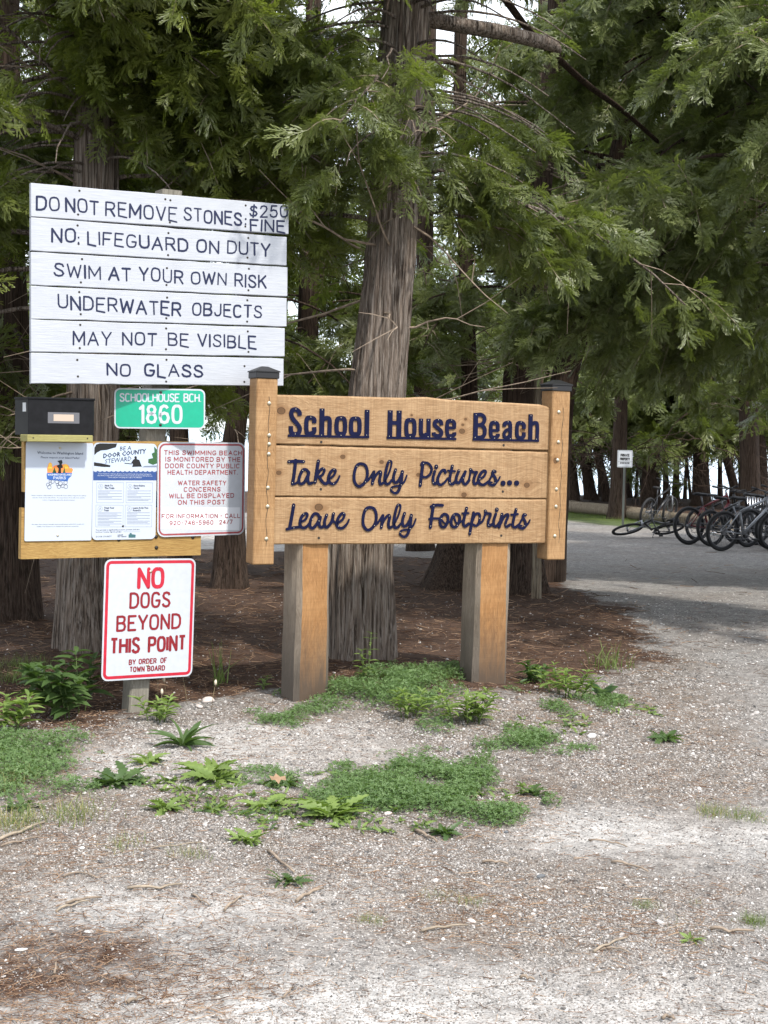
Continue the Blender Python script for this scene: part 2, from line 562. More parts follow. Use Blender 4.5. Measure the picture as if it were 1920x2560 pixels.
M_printgreen = flat('print_green', (.03, .09, .03), .4)
M_printblue = flat('print_blue', (.03, .10, .32), .4)
M_black = flat('print_black', (.012, .012, .012), .5)
M_teal = flat('print_teal', (.04, .11, .12), .5)
M_rackmetal = flat('rack_steel', (.62, .63, .65), .22, .5, .9)

def bark(name, c0, c1, c2, sc=1.0, fl=1.0):
    t = NT(name)
    v = t.coord('Object', (30*sc, 30*sc, 1.7*sc))
    a = t.noise(v, 1.5, 6, .62, .9)
    b = t.noise(t.coord('Object', (95*sc, 95*sc, 3.2*sc)), 1.0, 5, .7, .5)
    m = t.noise(t.coord('Object'), 1.7, 3)
    ridge = t.ramp(a, [(.38, 0), (.47, .45), (.52, .8), (.66, 1)])
    col = t.mix(ridge, c0, c1)
    col = t.mix(t.math('MULTIPLY', t.ramp(b, [(.48, 0), (.62, 1)]), .7), col, c2)
    col = t.mix(t.math('MULTIPLY', t.ramp(b, [(.36, 1), (.46, 0)]), .75), col, c0)
    col = t.mix(t.math('MULTIPLY', t.ramp(m, [(.4, 0), (.65, 1)]), .35), col, [k*.6 for k in c1])
    h = t.math('ADD', t.math('MULTIPLY', a, 1.0), t.math('MULTIPLY', b, .6))
    t.bump(h, 1.0, .035*fl)
    return t.done(col, .9, .12)
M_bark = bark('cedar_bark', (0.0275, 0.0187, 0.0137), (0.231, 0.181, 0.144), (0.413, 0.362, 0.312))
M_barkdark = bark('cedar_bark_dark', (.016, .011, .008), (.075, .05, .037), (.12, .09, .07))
M_barkpale = bark('dead_pale_bark', (.07, .05, .035), (.25, .2, .14), (.36, .32, .25))
M_twig = flat('dry_twig', (.21, .165, .125), .85, .1, var=.4)
M_twigpale = flat('pale_stick', (.25, .205, .155), .85, .1, var=.3)
M_deadfol = flat('dead_foliage', (.20, .11, .05), .8, .1, var=.3)

def leafmat(name, ca, cb, cc, rough=.4, trans=.42, spec=.5):
    t = NT(name)
    oi = t.n('ObjectInfo')
    r = oi.outputs['Random']
    col = t.mix(t.ramp(r, [(0, 0), (.55, .5), (1, 1)]), ca, cb)
    n = t.noise(t.coord('Object'), 9, 2)
    col = t.mix(t.math('MULTIPLY', t.ramp(n, [(.4, 0), (.7, 1)]), .6), col, cc)
    tr = t.n('BsdfTranslucent')
    tc = t.mix(.5, col, cb, 'MIX')
    t.l(t.mix(1.0, tc, (1.3, 1.5, .6), 'MULTIPLY'), tr.inputs[0])
    ms = t.n('MixShader'); ms.inputs[0].default_value = trans
    t.done(col, rough, spec)
    t.l(t.b.outputs[0], ms.inputs[1]); t.l(tr.outputs[0], ms.inputs[2]); t.l(ms.outputs[0], t.out.inputs[0])
    return t.mat
M_folyellow = leafmat('cedar_foliage_yellowish', (.085, .108, .020), (.165, .185, .04), (.11, .135, .03))
M_folgreen = leafmat('cedar_foliage_green', (.07, .09, .024), (.165, .185, .055), (.10, .13, .04))
M_folblue = leafmat('cedar_foliage_bluish', (.08, .10, .036), (.195, .215, .09), (.125, .15, .055), rough=.36)
M_foldark = leafmat('cedar_foliage_dark', (.045, .065, .02), (.10, .125, .04), (.065, .09, .03))
M_weed = leafmat('weed_leaf', (.10, .15, .035), (.19, .26, .07), (.13, .19, .05), .5, .3, .35)
M_weeddark = leafmat('weed_leaf_dark', (.045, .085, .024), (.08, .13, .04), (.06, .10, .03), .45, .3, .4)
M_mullein = leafmat('mullein_leaf', (.12, .19, .12), (.16, .24, .15), (.14, .21, .13), .7, .2, .2)
M_clover = leafmat('clover_leaf', (.07, .125, .04), (.15, .22, .085), (.10, .17, .06), .5, .3, .35)
M_grass = leafmat('grass_blade', (.07, .12, .025), (.14, .19, .05), (.2, .2, .09), .5, .3, .35)
M_drygrass = leafmat('dry_grass_blade', (.26, .22, .10), (.36, .31, .16), (.2, .2, .08), .6, .3, .3)
M_stem = flat('green_stem', (.09, .13, .04), .6, .2)
M_drystem = flat('dry_stem', (.22, .18, .10), .7, .2)
M_seed = flat('dry_seed_head', (.55, .48, .36), .8, .1)

def stonemat():
    t = NT('gravel_stone')
    oi = t.n('ObjectInfo')
    r = oi.outputs['Random']
    col = t.ramp(r, [(0, (.04, .042, .045)), (.15, (.11, .105, .10)), (.4, (.19, .175, .16)), (.65, (.27, .25, .23)), (.88, (.37, .35, .335)), (1, (.52, .51, .49))])
    n = t.noise(t.coord('Object'), 3, 4)
    col = t.mix(t.math('MULTIPLY', t.ramp(n, [(.4, 0), (.7, 1)]), .3), col, (.30, .25, .21))
    return t.done(col, .8, .25)
M_stone = stonemat()
M_whitestone = flat('white_stone', (.62, .60, .57), .7, .25, var=.12)
M_pinkstone = flat('pinkish_stone', (.50, .44, .40), .75, .25, var=.15)
M_darkstone = flat('dark_stone', (.10, .105, .11), .7, .25, var=.25)
def littermat(name, a, b, c):
    t = NT(name)
    oi = t.n('ObjectInfo')
    return t.done(t.ramp(oi.outputs['Random'], [(0, a), (.5, b), (1, c)]), .9, .1)
M_litter = littermat('needle_litter', (.03, .016, .010), (.10, .055, .034), (.34, .23, .15))
M_chip = littermat('wood_chip_litter', (.10, .055, .032), (.20, .115, .07), (.36, .25, .16))

def tyre_etc():
    return dict(tyre=flat('bike_tyre', (.014, .014, .015), .7, .3), rim=flat('bike_rim', (.05, .05, .055), .3, .5, .7),
                black=flat('bike_black', (.010, .010, .012), .35, .5), red=flat('bike_red', (.11, .006, .010), .3, .5),
                silver=flat('bike_silver', (.24, .25, .27), .35, .5, .4), chrome=flat('bike_chrome', (.16, .16, .17), .35, .4, .7))
MB_ = tyre_etc()

# geometry-nodes scatter: a vertex cloud with rot / scl / idx attributes carries one of a few source meshes per point
_gn_cache = {}
def scatter_tree(meshes):
    key = tuple(m.name for m in meshes)
    if key in _gn_cache: return _gn_cache[key]
    ng = bpy.data.node_groups.new('scatter', 'GeometryNodeTree')
    ng.interface.new_socket('Geometry', in_out='INPUT', socket_type='NodeSocketGeometry')
    ng.interface.new_socket('Geometry', in_out='OUTPUT', socket_type='NodeSocketGeometry')
    gi = ng.nodes.new('NodeGroupInput'); go = ng.nodes.new('NodeGroupOutput')
    g2i = ng.nodes.new('GeometryNodeGeometryToInstance')
    for m in reversed(meshes):
        o = bpy.data.objects.new('source_'+m.name, m)
        oi = ng.nodes.new('GeometryNodeObjectInfo'); oi.inputs['Object'].default_value = o
        oi.inputs['As Instance'].default_value = True
        ng.links.new(oi.outputs['Geometry'], g2i.inputs[0])
    ip = ng.nodes.new('GeometryNodeInstanceOnPoints')
    ip.inputs['Pick Instance'].default_value = True
    def attr(name, typ):
        a = ng.nodes.new('GeometryNodeInputNamedAttribute'); a.data_type = typ; a.inputs['Name'].default_value = name
        return a.outputs['Attribute']
    ng.links.new(gi.outputs[0], ip.inputs['Points'])
    ng.links.new(g2i.outputs[0], ip.inputs['Instance'])
    ng.links.new(attr('idx', 'INT'), ip.inputs['Instance Index'])
    e2r = ng.nodes.new('FunctionNodeEulerToRotation')
    ng.links.new(attr('rot', 'FLOAT_VECTOR'), e2r.inputs[0])
    ng.links.new(e2r.outputs[0], ip.inputs['Rotation'])
    ng.links.new(attr('scl', 'FLOAT_VECTOR'), ip.inputs['Scale'])
    ng.links.new(ip.outputs[0], go.inputs[0])
    _gn_cache[key] = ng
    return ng

def scatter(name, pos, rot, scl, meshes, parent=None, **kw):
    n = len(pos)
    me = bpy.data.meshes.new(name)
    me.vertices.add(n)
    me.vertices.foreach_set('co', np.asarray(pos, np.float32).ravel())
    a = me.attributes.new('rot', 'FLOAT_VECTOR', 'POINT'); a.data.foreach_set('vector', np.asarray(rot, np.float32).ravel())
    scl = np.asarray(scl, np.float32)
    if scl.ndim == 1: scl = np.repeat(scl[:, None], 3, 1)
    a = me.attributes.new('scl', 'FLOAT_VECTOR', 'POINT'); a.data.foreach_set('vector', scl.ravel())
    a = me.attributes.new('idx', 'INT', 'POINT'); a.data.foreach_set('value', rng.integers(0, len(meshes), n).astype(np.int32))
    o = bpy.data.objects.new(name, me)
    C.objects.link(o)
    md = o.modifiers.new('scatter', 'NODES')
    md.node_group = scatter_tree(meshes)
    if parent is not None: o.parent = parent
    return tag(o, **kw)

def euler_from_axes(x, z):
    """rotation (n,3) taking local X to x and local Z near z"""
    x = x/np.linalg.norm(x, axis=1)[:, None]
    y = np.cross(z, x); y /= np.linalg.norm(y, axis=1)[:, None]+1e-9
    z = np.cross(x, y)
    ry = -np.arcsin(np.clip(x[:, 2], -1, 1))
    rx = np.arctan2(y[:, 2], z[:, 2]); rz = np.arctan2(x[:, 1], x[:, 0])
    return np.stack([rx, ry, rz], 1)

# ------------------------------------------------------------------ ground
MOUNDS += [(-1.3, 7.6, -.045, .75), (.05, 7.75, .05, .75), (.55, 7.9, .045, .6)]
MOUNDS += [(P(905, 1690, 8.9)[0], 9.0, .10, .6), (P(217, 1665, 9.0)[0], 9.1, .10, .6)]
def poly_world(px):
    return np.array([G(u, v)[:2] for u, v in px])
def sdist(x, y, poly):
    """signed distance to a closed polygon, positive inside"""
    d = np.full(x.shape, 1e9); inside = np.zeros(x.shape, bool)
    n = len(poly)
    for i in range(n):
        a = poly[i]; b = poly[(i+1) % n]
        e = b-a
        t = np.clip(((x-a[0])*e[0]+(y-a[1])*e[1])/(e@e+1e-12), 0, 1)
        d = np.minimum(d, np.hypot(x-a[0]-e[0]*t, y-a[1]-e[1]*t))
        c = ((a[1] > y) != (b[1] > y)) & (x < (b[0]-a[0])*(y-a[1])/(b[1]-a[1]+1e-12)+a[0])
        inside ^= c
    return np.where(inside, d, -d)
Z_MULCH = poly_world([(-500, 1790), (-60, 1800), (60, 1800), (230, 1830), (345, 1790), (420, 1760), (620, 1735), (760, 1755), (1000, 1700), (1160, 1735), (1300, 1735), (1480, 1725),
                      (1590, 1680), (1640, 1620), (1600, 1560), (1500, 1500), (1400, 1450), (1200, 1400), (980, 1390), (600, 1375), (-500, 1375)])
Z_MULCH2 = poly_world([(-200, 2330), (200, 2290), (420, 2330), (500, 2370), (480, 2420), (330, 2440), (200, 2490), (90, 2530), (-200, 2640)])
Z_SOIL = poly_world([(-500, 1830), (300, 1780), (700, 1740), (1300, 1740), (1600, 1640), (1720, 1640), (1800, 1760), (1900, 1900), (2200, 1960), (2100, 2000), (1780, 2020), (1400, 2040), (1330, 2100), (1500, 2180), (1740, 2230),
                     (1880, 2330), (1760, 2400), (1560, 2450), (1290, 2410), (1100, 2370), (900, 2330), (640, 2260), (300, 2220), (0, 2260), (-500, 2300)])
Z_WHITE = [poly_world([(200, 1880), (500, 1810), (900, 1810), (1000, 1900), (700, 1960), (420, 1930), (250, 1960)]),
           poly_world([(1250, 2040), (1480, 2010), (1800, 2050), (2100, 2060), (2100, 2110), (1700, 2150), (1350, 2120)]),
           poly_world([(-200, 2560), (300, 2470), (700, 2400), (1300, 2440), (2000, 2480), (2100, 2700), (-200, 2700)]),
           poly_world([(180, 2230), (560, 2200), (900, 2230), (850, 2330), (500, 2330), (250, 2290)])]
Z_SHORE = poly_world([(350, 1372), (900, 1385), (900, 1325), (350, 1325)])
Z_GRASSBACK = poly_world([(1380, 1262), (1560, 1290), (1700, 1312), (1640, 1322), (1500, 1312), (1380, 1297)])

def zones(x, y):
    nz = (fbm(x*1.7, y*1.7, 5)-.48)*1.3
    nf = (fbm(x*7+3, y*7, 4)-.48)*.35
    def m(poly, w, amp=1.0):
        return sm(-w, w, sdist(x, y, poly)+nz*amp*.5+nf*amp*.6)
    far = sm(10, 14, y)
    mul = m(Z_MULCH, .42, 1.3)
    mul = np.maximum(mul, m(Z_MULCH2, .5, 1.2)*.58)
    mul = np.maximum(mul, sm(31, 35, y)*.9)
    soil = m(Z_SOIL, .25, .8)*(1-.25*far)
    wht = np.zeros_like(x)
    for p in Z_WHITE: wht = np.maximum(wht, m(p, .22, .5))
    wht = np.maximum(wht, m(Z_SHORE, .3, .1))
    grs = m(Z_GRASSBACK, .3, .4)
    return np.clip(mul, 0, 1), np.clip(soil, 0, 1), np.clip(wht, 0, 1), np.clip(grs, 0, 1)

def build_ground():
    ys = [1.0]
    while ys[-1] < 60: ys.append(ys[-1]*1.009 + .002)
    ys = np.array([-30, -12, -4, -1, .4]+ys+[64, 70, 90])
    s = np.linspace(-1, 1, 340)
    halfw = np.where(ys < 1, 30, 1.6+ys*.36)
    X = np.concatenate([np.full((len(ys), 1), -70), s[None, :]*halfw[:, None], np.full((len(ys), 1), 70)], 1)
    Y = np.repeat(ys[:, None], X.shape[1], 1)
    Z = gz(X, Y)
    nr, nc = X.shape
    v = np.stack([X, Y, Z], -1).reshape(-1, 3)
    i = np.arange(nr*nc).reshape(nr, nc)
    f = np.stack([i[:-1, :-1], i[:-1, 1:], i[1:, 1:], i[1:, :-1]], -1).reshape(-1, 4)
    me = bpy.data.meshes.new('ground')
    me.vertices.add(len(v)); me.vertices.foreach_set('co', v.astype(np.float32).ravel())
    me.loops.add(f.size); me.loops.foreach_set('vertex_index', f.astype(np.int32).ravel())
    me.polygons.add(len(f)); me.polygons.foreach_set('loop_start', np.arange(0, f.size, 4, dtype=np.int32))
    me.polygons.foreach_set('loop_total', np.full(len(f), 4, np.int32)) if False else None
    me.update(calc_edges=True)
    me.polygons.foreach_set('use_smooth', np.ones(len(f), bool))
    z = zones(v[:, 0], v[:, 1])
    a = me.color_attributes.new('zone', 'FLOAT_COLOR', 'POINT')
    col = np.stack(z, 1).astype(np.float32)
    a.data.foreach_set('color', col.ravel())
    o = bpy.data.objects.new('ground', me); C.objects.link(o)
    t = NT('ground_gravel')
    at = t.n('Attribute'); at.attribute_name = 'zone'
    sp = t.n('SeparateColor'); t.l(at.outputs['Color'], sp.inputs[0])
    mul, soil, wht, grs = sp.outputs[0], sp.outputs[1], sp.outputs[2], at.outputs['Alpha']
    v = t.coord('Object')
    # gravel: small random-toned cells
    V1 = t.vor(v, 95); V2 = t.vor(v, 210)
    sc1 = t.n('SeparateColor'); t.l(V1.outputs['Color'], sc1.inputs[0])
    sc2 = t.n('SeparateColor'); t.l(V2.outputs['Color'], sc2.inputs[0])
    grey = t.ramp(sc1.outputs[0], [(0, (.07, .07, .075)), (.15, (.19, .185, .18)), (.45, (.33, .32, .31)), (.8, (.46, .45, .43)), (1, (.62, .61, .60))])
    grey2 = t.ramp(sc2.outputs[0], [(0, (.12, .115, .11)), (.4, (.27, .26, .25)), (.8, (.40, .385, .37)), (1, (.56, .55, .54))])
    gmix = t.mix(.5, grey, grey2)
    br = t.ramp(sc2.outputs[1], [(0, (.04, .029, .022)), (.4, (.12, .090, .066)), (.75, (.225, .183, .148)), (1, (.42, .38, .33))])
    big = t.noise(v, 1.3, 6, .6)
    med = t.noise(v, 6, 5, .65)
    fine = t.noise(v, 60, 5, .7)
    soilcol = t.mix(t.ramp(med, [(.30, .6), (.56, 1)]), gmix, br)
    gmix = t.mix(1.0, gmix, (.80, .79, .78), 'MULTIPLY')
    col = t.mix(t.math('MULTIPLY', soil, .82), gmix, soilcol)
    whitec = t.mix(.5, t.mix(.3, gmix, (.74, .73, .71)), (.62, .605, .58))
    col = t.mix(t.math('MULTIPLY', wht, t.ramp(med, [(.3, .35), (.6, .95)])), col, whitec)
    col = t.mix(t.ramp(big, [(.36, .35), (.56, 0)]), col, t.mix(.5, br, (.19, .155, .13)))
    mv = t.coord('Object', (1, 1, 1), (0, 0, .5))
    n1 = t.noise(mv, 38, 6, .75, 1.5); n2 = t.noise(mv, 9, 4, .6)
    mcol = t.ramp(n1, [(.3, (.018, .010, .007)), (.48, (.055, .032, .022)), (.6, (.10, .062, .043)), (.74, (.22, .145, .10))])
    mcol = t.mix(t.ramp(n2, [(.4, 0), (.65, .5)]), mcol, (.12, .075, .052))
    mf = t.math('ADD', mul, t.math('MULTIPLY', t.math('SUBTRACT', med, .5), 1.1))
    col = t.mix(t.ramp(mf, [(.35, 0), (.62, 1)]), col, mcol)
    gcol = t.mix(t.ramp(fine, [(.4, 0), (.6, 1)]), (.04, .07, .012), (.11, .16, .03))
    col = t.mix(t.math('MULTIPLY', grs, .85), col, gcol)
    col = t.mix(1.0, col, (.78, .77, .76), 'MULTIPLY')
    mott = t.ramp(t.noise(t.coord('Object', (1, 1, 1), (0, 0, .3)), 11, 7, .72), [(.34, .62), (.5, 1.0), (.66, 1.32)])
    col = t.mix(1.0, col, mott, 'MULTIPLY')
    h = t.math('ADD', t.math('MULTIPLY', V1.outputs['Distance'], -1.2), t.math('ADD', t.math('MULTIPLY', fine, .6), t.math('MULTIPLY', n1, .5)))
    t.bump(h, .6, .008)
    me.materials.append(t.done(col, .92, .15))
    tag(o, kind='structure')
    return o
build_ground()

def water():
    m = MB(); m.add([(-3000, 38, -.95), (3000, 38, -.95), (3000, 5500, -.95), (-3000, 5500, -.95)], [(0, 1, 2, 3)])
    t = NT('lake_water')
    v = t.coord('Object', (.35, 1.0, 1))
    a = t.noise(v, 1.6, 5, .6, .4); b = t.noise(v, .3, 3)
    t.bump(t.math('ADD', a, b), .55, .12)
    col = t.mix(t.ramp(a, [(.4, 0), (.65, 1)]), (.20, .30, .38), (.38, .48, .56))
    m.build('lake', t.done(col, .22, .5), kind='structure')
water()

# ------------------------------------------------------------------ stroke lettering
def arc(cx, cy, rx, ry, a0, a1, n=10):
    return [(cx+rx*math.cos(R(a0+(a1-a0)*i/n)), cy+ry*math.sin(R(a0+(a1-a0)*i/n))) for i in range(n+1)]
# every glyph lives in a box of width w and height 1
def _round(w, a0, a1, n=14, sq=.7):       # squarish oval
    pts = []
    for i in range(n+1):
        a = R(a0+(a1-a0)*i/n); c, s_ = math.cos(a), math.sin(a)
        e = sq
        pts.append((w/2+w/2*math.copysign(abs(c)**e, c), .5+.5*math.copysign(abs(s_)**e, s_)))
    return pts
GL = {
 'A': (.62, [[(0, 0), (.31, 1), (.62, 0)], [(.12, .36), (.50, .36)]]),
 'B': (.54, [[(0, 0), (0, 1), (.34, 1), (.48, .93), (.5, .76), (.44, .58), (.32, .53), (0, .53)], [(.32, .53), (.48, .46), (.54, .27), (.48, .07), (.34, 0), (0, 0)]]),
 'C': (.54, [_round(.54, 42, 318)]),
 'D': (.56, [[(0, 0), (0, 1), (.28, 1), (.46, .92), (.56, .7), (.56, .3), (.46, .08), (.28, 0), (0, 0)]]),
 'E': (.48, [[(.48, 1), (0, 1), (0, 0), (.48, 0)], [(0, .52), (.40, .52)]]),
 'F': (.48, [[(.48, 1), (0, 1), (0, 0)], [(0, .5), (.38, .5)]]),
 'G': (.56, [_round(.56, 42, 345)+[(.56, .45), (.32, .45)]]),
 'H': (.54, [[(0, 0), (0, 1)], [(.54, 0), (.54, 1)], [(0, .52), (.54, .52)]]),
 'I': (.0, [[(0, 0), (0, 1)]]),
 'J': (.42, [[(.42, 1), (.42, .22), (.34, .04), (.18, 0), (.04, .08), (0, .25)]]),
 'K': (.54, [[(0, 0), (0, 1)], [(.52, 1), (.02, .42)], [(.2, .6), (.54, 0)]]),
 'L': (.44, [[(0, 1), (0, 0), (.44, 0)]]),
 'M': (.66, [[(0, 0), (0, 1), (.33, .25), (.66, 1), (.66, 0)]]),
 'N': (.54, [[(0, 0), (0, 1), (.54, 0), (.54, 1)]]),
 'O': (.56, [_round(.56, 90, 450, 20)]),
 'P': (.52, [[(0, 0), (0, 1), (.34, 1), (.48, .93), (.52, .74), (.48, .54), (.34, .46), (0, .46)]]),
 'Q': (.56, [_round(.56, 90, 450, 20), [(.35, .25), (.6, -.05)]]),
 'R': (.54, [[(0, 0), (0, 1), (.34, 1), (.48, .93), (.52, .75), (.48, .56), (.34, .48), (0, .48)], [(.28, .48), (.54, 0)]]),
 'S': (.52, [[(.5, .80), (.44, .95), (.27, 1), (.1, .95), (.03, .77), (.1, .61), (.27, .52), (.44, .42), (.52, .24), (.44, .06), (.26, 0), (.08, .06), (0, .22)]]),
 'T': (.50, [[(0, 1), (.5, 1)], [(.25, 1), (.25, 0)]]),
 'U': (.54, [[(0, 1), (0, .25), (.08, .06), (.27, 0), (.46, .06), (.54, .25), (.54, 1)]]),
 'V': (.56, [[(0, 1), (.28, 0), (.56, 1)]]),
 'W': (.78, [[(0, 1), (.18, 0), (.39, .85), (.60, 0), (.78, 1)]]),
 'X': (.54, [[(0, 0), (.54, 1)], [(0, 1), (.54, 0)]]),
 'Y': (.56, [[(0, 1), (.28, .45), (.56, 1)], [(.28, .45), (.28, 0)]]),
 'Z': (.5, [[(0, 1), (.5, 1), (0, 0), (.5, 0)]]),
 '0': (.50, [_round(.50, 90, 450, 20)]),
 '1': (.16, [[(0, .84), (.16, 1), (.16, 0)]]),
 '2': (.50, [[(.02, .75), (.08, .93), (.25, 1), (.42, .93), (.48, .75), (.42, .56), (0, 0), (.50, 0)]]),
 '4': (.52, [[(.38, 0), (.38, 1), (0, .3), (.52, .3)]]),
 '5': (.50, [[(.46, 1), (.08, 1), (.04, .55), (.22, .62), (.42, .56), (.5, .33), (.42, .07), (.24, 0), (.06, .06), (0, .2)]]),
 '6': (.50, [[(.45, .85), (.36, .97), (.22, 1), (.06, .9), (0, .6), (0, .3), (.08, .06), (.25, 0), (.42, .06), (.5, .28), (.42, .52), (.25, .58), (.06, .5), (0, .32)]]),
 '7': (.48, [[(0, 1), (.48, 1), (.14, 0)]]),
 '8': (.50, [[(.25, .54), (.08, .63), (.04, .78), (.1, .94), (.25, 1), (.4, .94), (.46, .78), (.42, .63), (.25, .54), (.06, .45), (0, .25), (.08, .06), (.25, 0), (.42, .06), (.5, .25), (.44, .45), (.25, .54)]]),
 '9': (.50, [[(.05, .12), (.14, .02), (.28, 0), (.44, .1), (.5, .4), (.5, .7), (.42, .94), (.25, 1), (.08, .94), (0, .72), (.08, .48), (.25, .42), (.44, .5), (.5, .68)]]),
 '-': (.28, [[(0, .5), (.28, .5)]]),
 '/': (.40, [[(0, 0), (.4, 1)]]),
 '.': (.0, [[(0, .0), (0.0, .05)]]),
 ':': (.0, [[(0, .12), (0, .16)], [(0, .62), (0, .66)]]),
 ',': (.05, [[(.05, .06), (0, -.12)]]),
 '$': (.50, [[(.46, .78), (.4, .88), (.25, .92), (.08, .87), (.03, .72), (.1, .58), (.27, .5), (.42, .42), (.48, .27), (.4, .12), (.25, .08), (.08, .12), (0, .25)], [(.26, 1.05), (.22, -.05)]]),
 ' ': (.34, []),
}
def letters(mb, text, x0, z0, x1, z1, h, w, y0=-.0012, th=0.0, gap=.2, mat=0, wob=0.0, h1=None, jit=None, roundcap=True, tail=0.0):
    """caps between baseline points (x0,z0) and (x1,z1); cap height h"""
    r = random.Random(text+str(round(x0, 3)))
    adv = 0; items = []
    for ch in text:
        gw, st = GL[ch]
        items.append((adv, gw, st, ch)); adv += gw+(gap if ch != ' ' else 0.0)
    adv -= gap
    sx = (x1-x0)/max(adv, .01)
    h1 = h if h1 is None else h1
    k = 0
    for a, gw, st, ch in items:
        dz = r.uniform(-1, 1)*wob*h; sl = r.uniform(-1, 1)*wob
        for s_ in st:
            pts = []
            for (gx, gy) in s_:
                fx = (a+gx)/adv if adv > 0 else 0
                X = x0+(x1-x0)*(a+gx+ (gy-.5)*sl*.5)/max(adv, .01)
                hh = h+(h1-h)*fx
                Z = z0+(z1-z0)*fx+gy*hh+dz
                if tail and ch in 'ELS' and gy <= 0.001 and gx > .3: Z -= tail*hh; X += tail*hh*.3
                pts.append((X, Z))
            k += 1
            if wob and len(pts) > 1:
                pts = [(X+r.uniform(-1, 1)*wob*h*.22, Z+r.uniform(-1, 1)*wob*h*.22) for X, Z in pts]
            mb.stroke(pts, w*(r.uniform(.82, 1.22) if wob else 1), y0-.00004*(k % 7), y0-.00004*(k % 7)+(th if th else 0), mat, roundcap=roundcap)

def font_mesh(mb, text, x, z, size, y, mat=0, align='CENTER', width=None, bold=0.0, shear=0.0, space=1.0, rot=0.0):
    """printed text with the built-in font, as flat faces in the (x, z) plane; size = cap height"""
    cu = bpy.data.curves.new('t', 'FONT')
    cu.body = text; cu.size = 1.0; cu.align_x = align; cu.resolution_u = 1; cu.offset = bold; cu.shear = shear; cu.space_character = space
    ob = bpy.data.objects.new('t', cu)
    C.objects.link(ob)
    dg = bpy.context.evaluated_depsgraph_get()
    me = ob.evaluated_get(dg).to_mesh()
    v = np.array([q.co[:] for q in me.vertices])
    f = [tuple(p.vertices) for p in me.polygons]
    ob.evaluated_get(dg).to_mesh_clear()
    bpy.data.objects.remove(ob); bpy.data.curves.remove(cu)
    if len(v) == 0: return
    s_ = size/.70
    sx = s_
    if width is not None:
        sx = width/(v[:, 0].max()-v[:, 0].min())
    px, pz = v[:, 0]*sx, v[:, 1]*s_
    c, s2 = math.cos(rot), math.sin(rot)
    V = np.stack([x+px*c-pz*s2, np.full(len(v), y), z+px*s2+pz*c], 1)
    mb.add(V, f, mat)

def rrect(x0, z0, x1, z1, r, n=5):
    pts = []
    for cx, cz, a in ((x1-r, z0+r, -90), (x1-r, z1-r, 0), (x0+r, z1-r, 90), (x0+r, z0+r, 180)):
        pts += [(cx+r*math.cos(R(a+90*i/n)), cz+r*math.sin(R(a+90*i/n))) for i in range(n+1)]
    return pts
def ring(mb, outer, inner, y, mat=0):
    n = len(outer)
    v = [(p[0], y, p[1]) for p in outer]+[(p[0], y, p[1]) for p in inner]
    mb.add(v, [(i, (i+1) % n, n+(i+1) % n, n+i) for i in range(n)], mat)

# ------------------------------------------------------------------ big cedar sign
def timber(name, parent, M_l, cx, cy, hw, hd, z0, z1, mats, wob=.006, seed=0, side=None, yaw=0.0, lean=0.0):
    """a rough post with wany edges: cross-section rounded at the corners and varying along its height"""
    r = np.random.default_rng(seed)
    nz = 26; prof = []
    # cross-section: front left -> ... (x, y), chamfered corners
    base = [(-1, -.72), (-.78, -1), (-.3, -1.01), (.2, -1.0), (.80, -1), (1, -.80), (1.01, 0), (1, .8), (.8, 1), (-.8, 1), (-1, .8), (-1.01, .3), (-1.0, -.25)]
    n = len(base); V = []
    ph = r.random((n, 3))*6.28
    for i in range(nz+1):
        z = z0+(z1-z0)*i/nz
        for j, (a, b) in enumerate(base):
            w = wob*(math.sin(z*3.1+ph[j, 0])+.6*math.sin(z*9+ph[j, 1])+.3*math.sin(z*23+ph[j, 2]))
            k = 1.0+(.04*(1-i/nz))
            x = a*hw*k+w; y = b*hd*k+w*.7
            if name == 'front': pass
            x, y = x*math.cos(yaw)-y*math.sin(yaw), x*math.sin(yaw)+y*math.cos(yaw)
            V.append((cx+x+lean*(z-z0), cy+y, z))
    f = []; mm = []
    for i in range(nz):
        for j in range(n):
            f.append((i*n+j, i*n+(j+1) % n, (i+1)*n+(j+1) % n, (i+1)*n+j))
            mm.append(0 if j in (1, 2, 3) else 1)
    f.append(tuple(range(n))[::-1]); f.append(tuple(nz*n+j for j in range(n))); mm += [1, 1]
    m = MB(); m.add(V, f); m.m = mm
    return m.build(name, mats, parent)

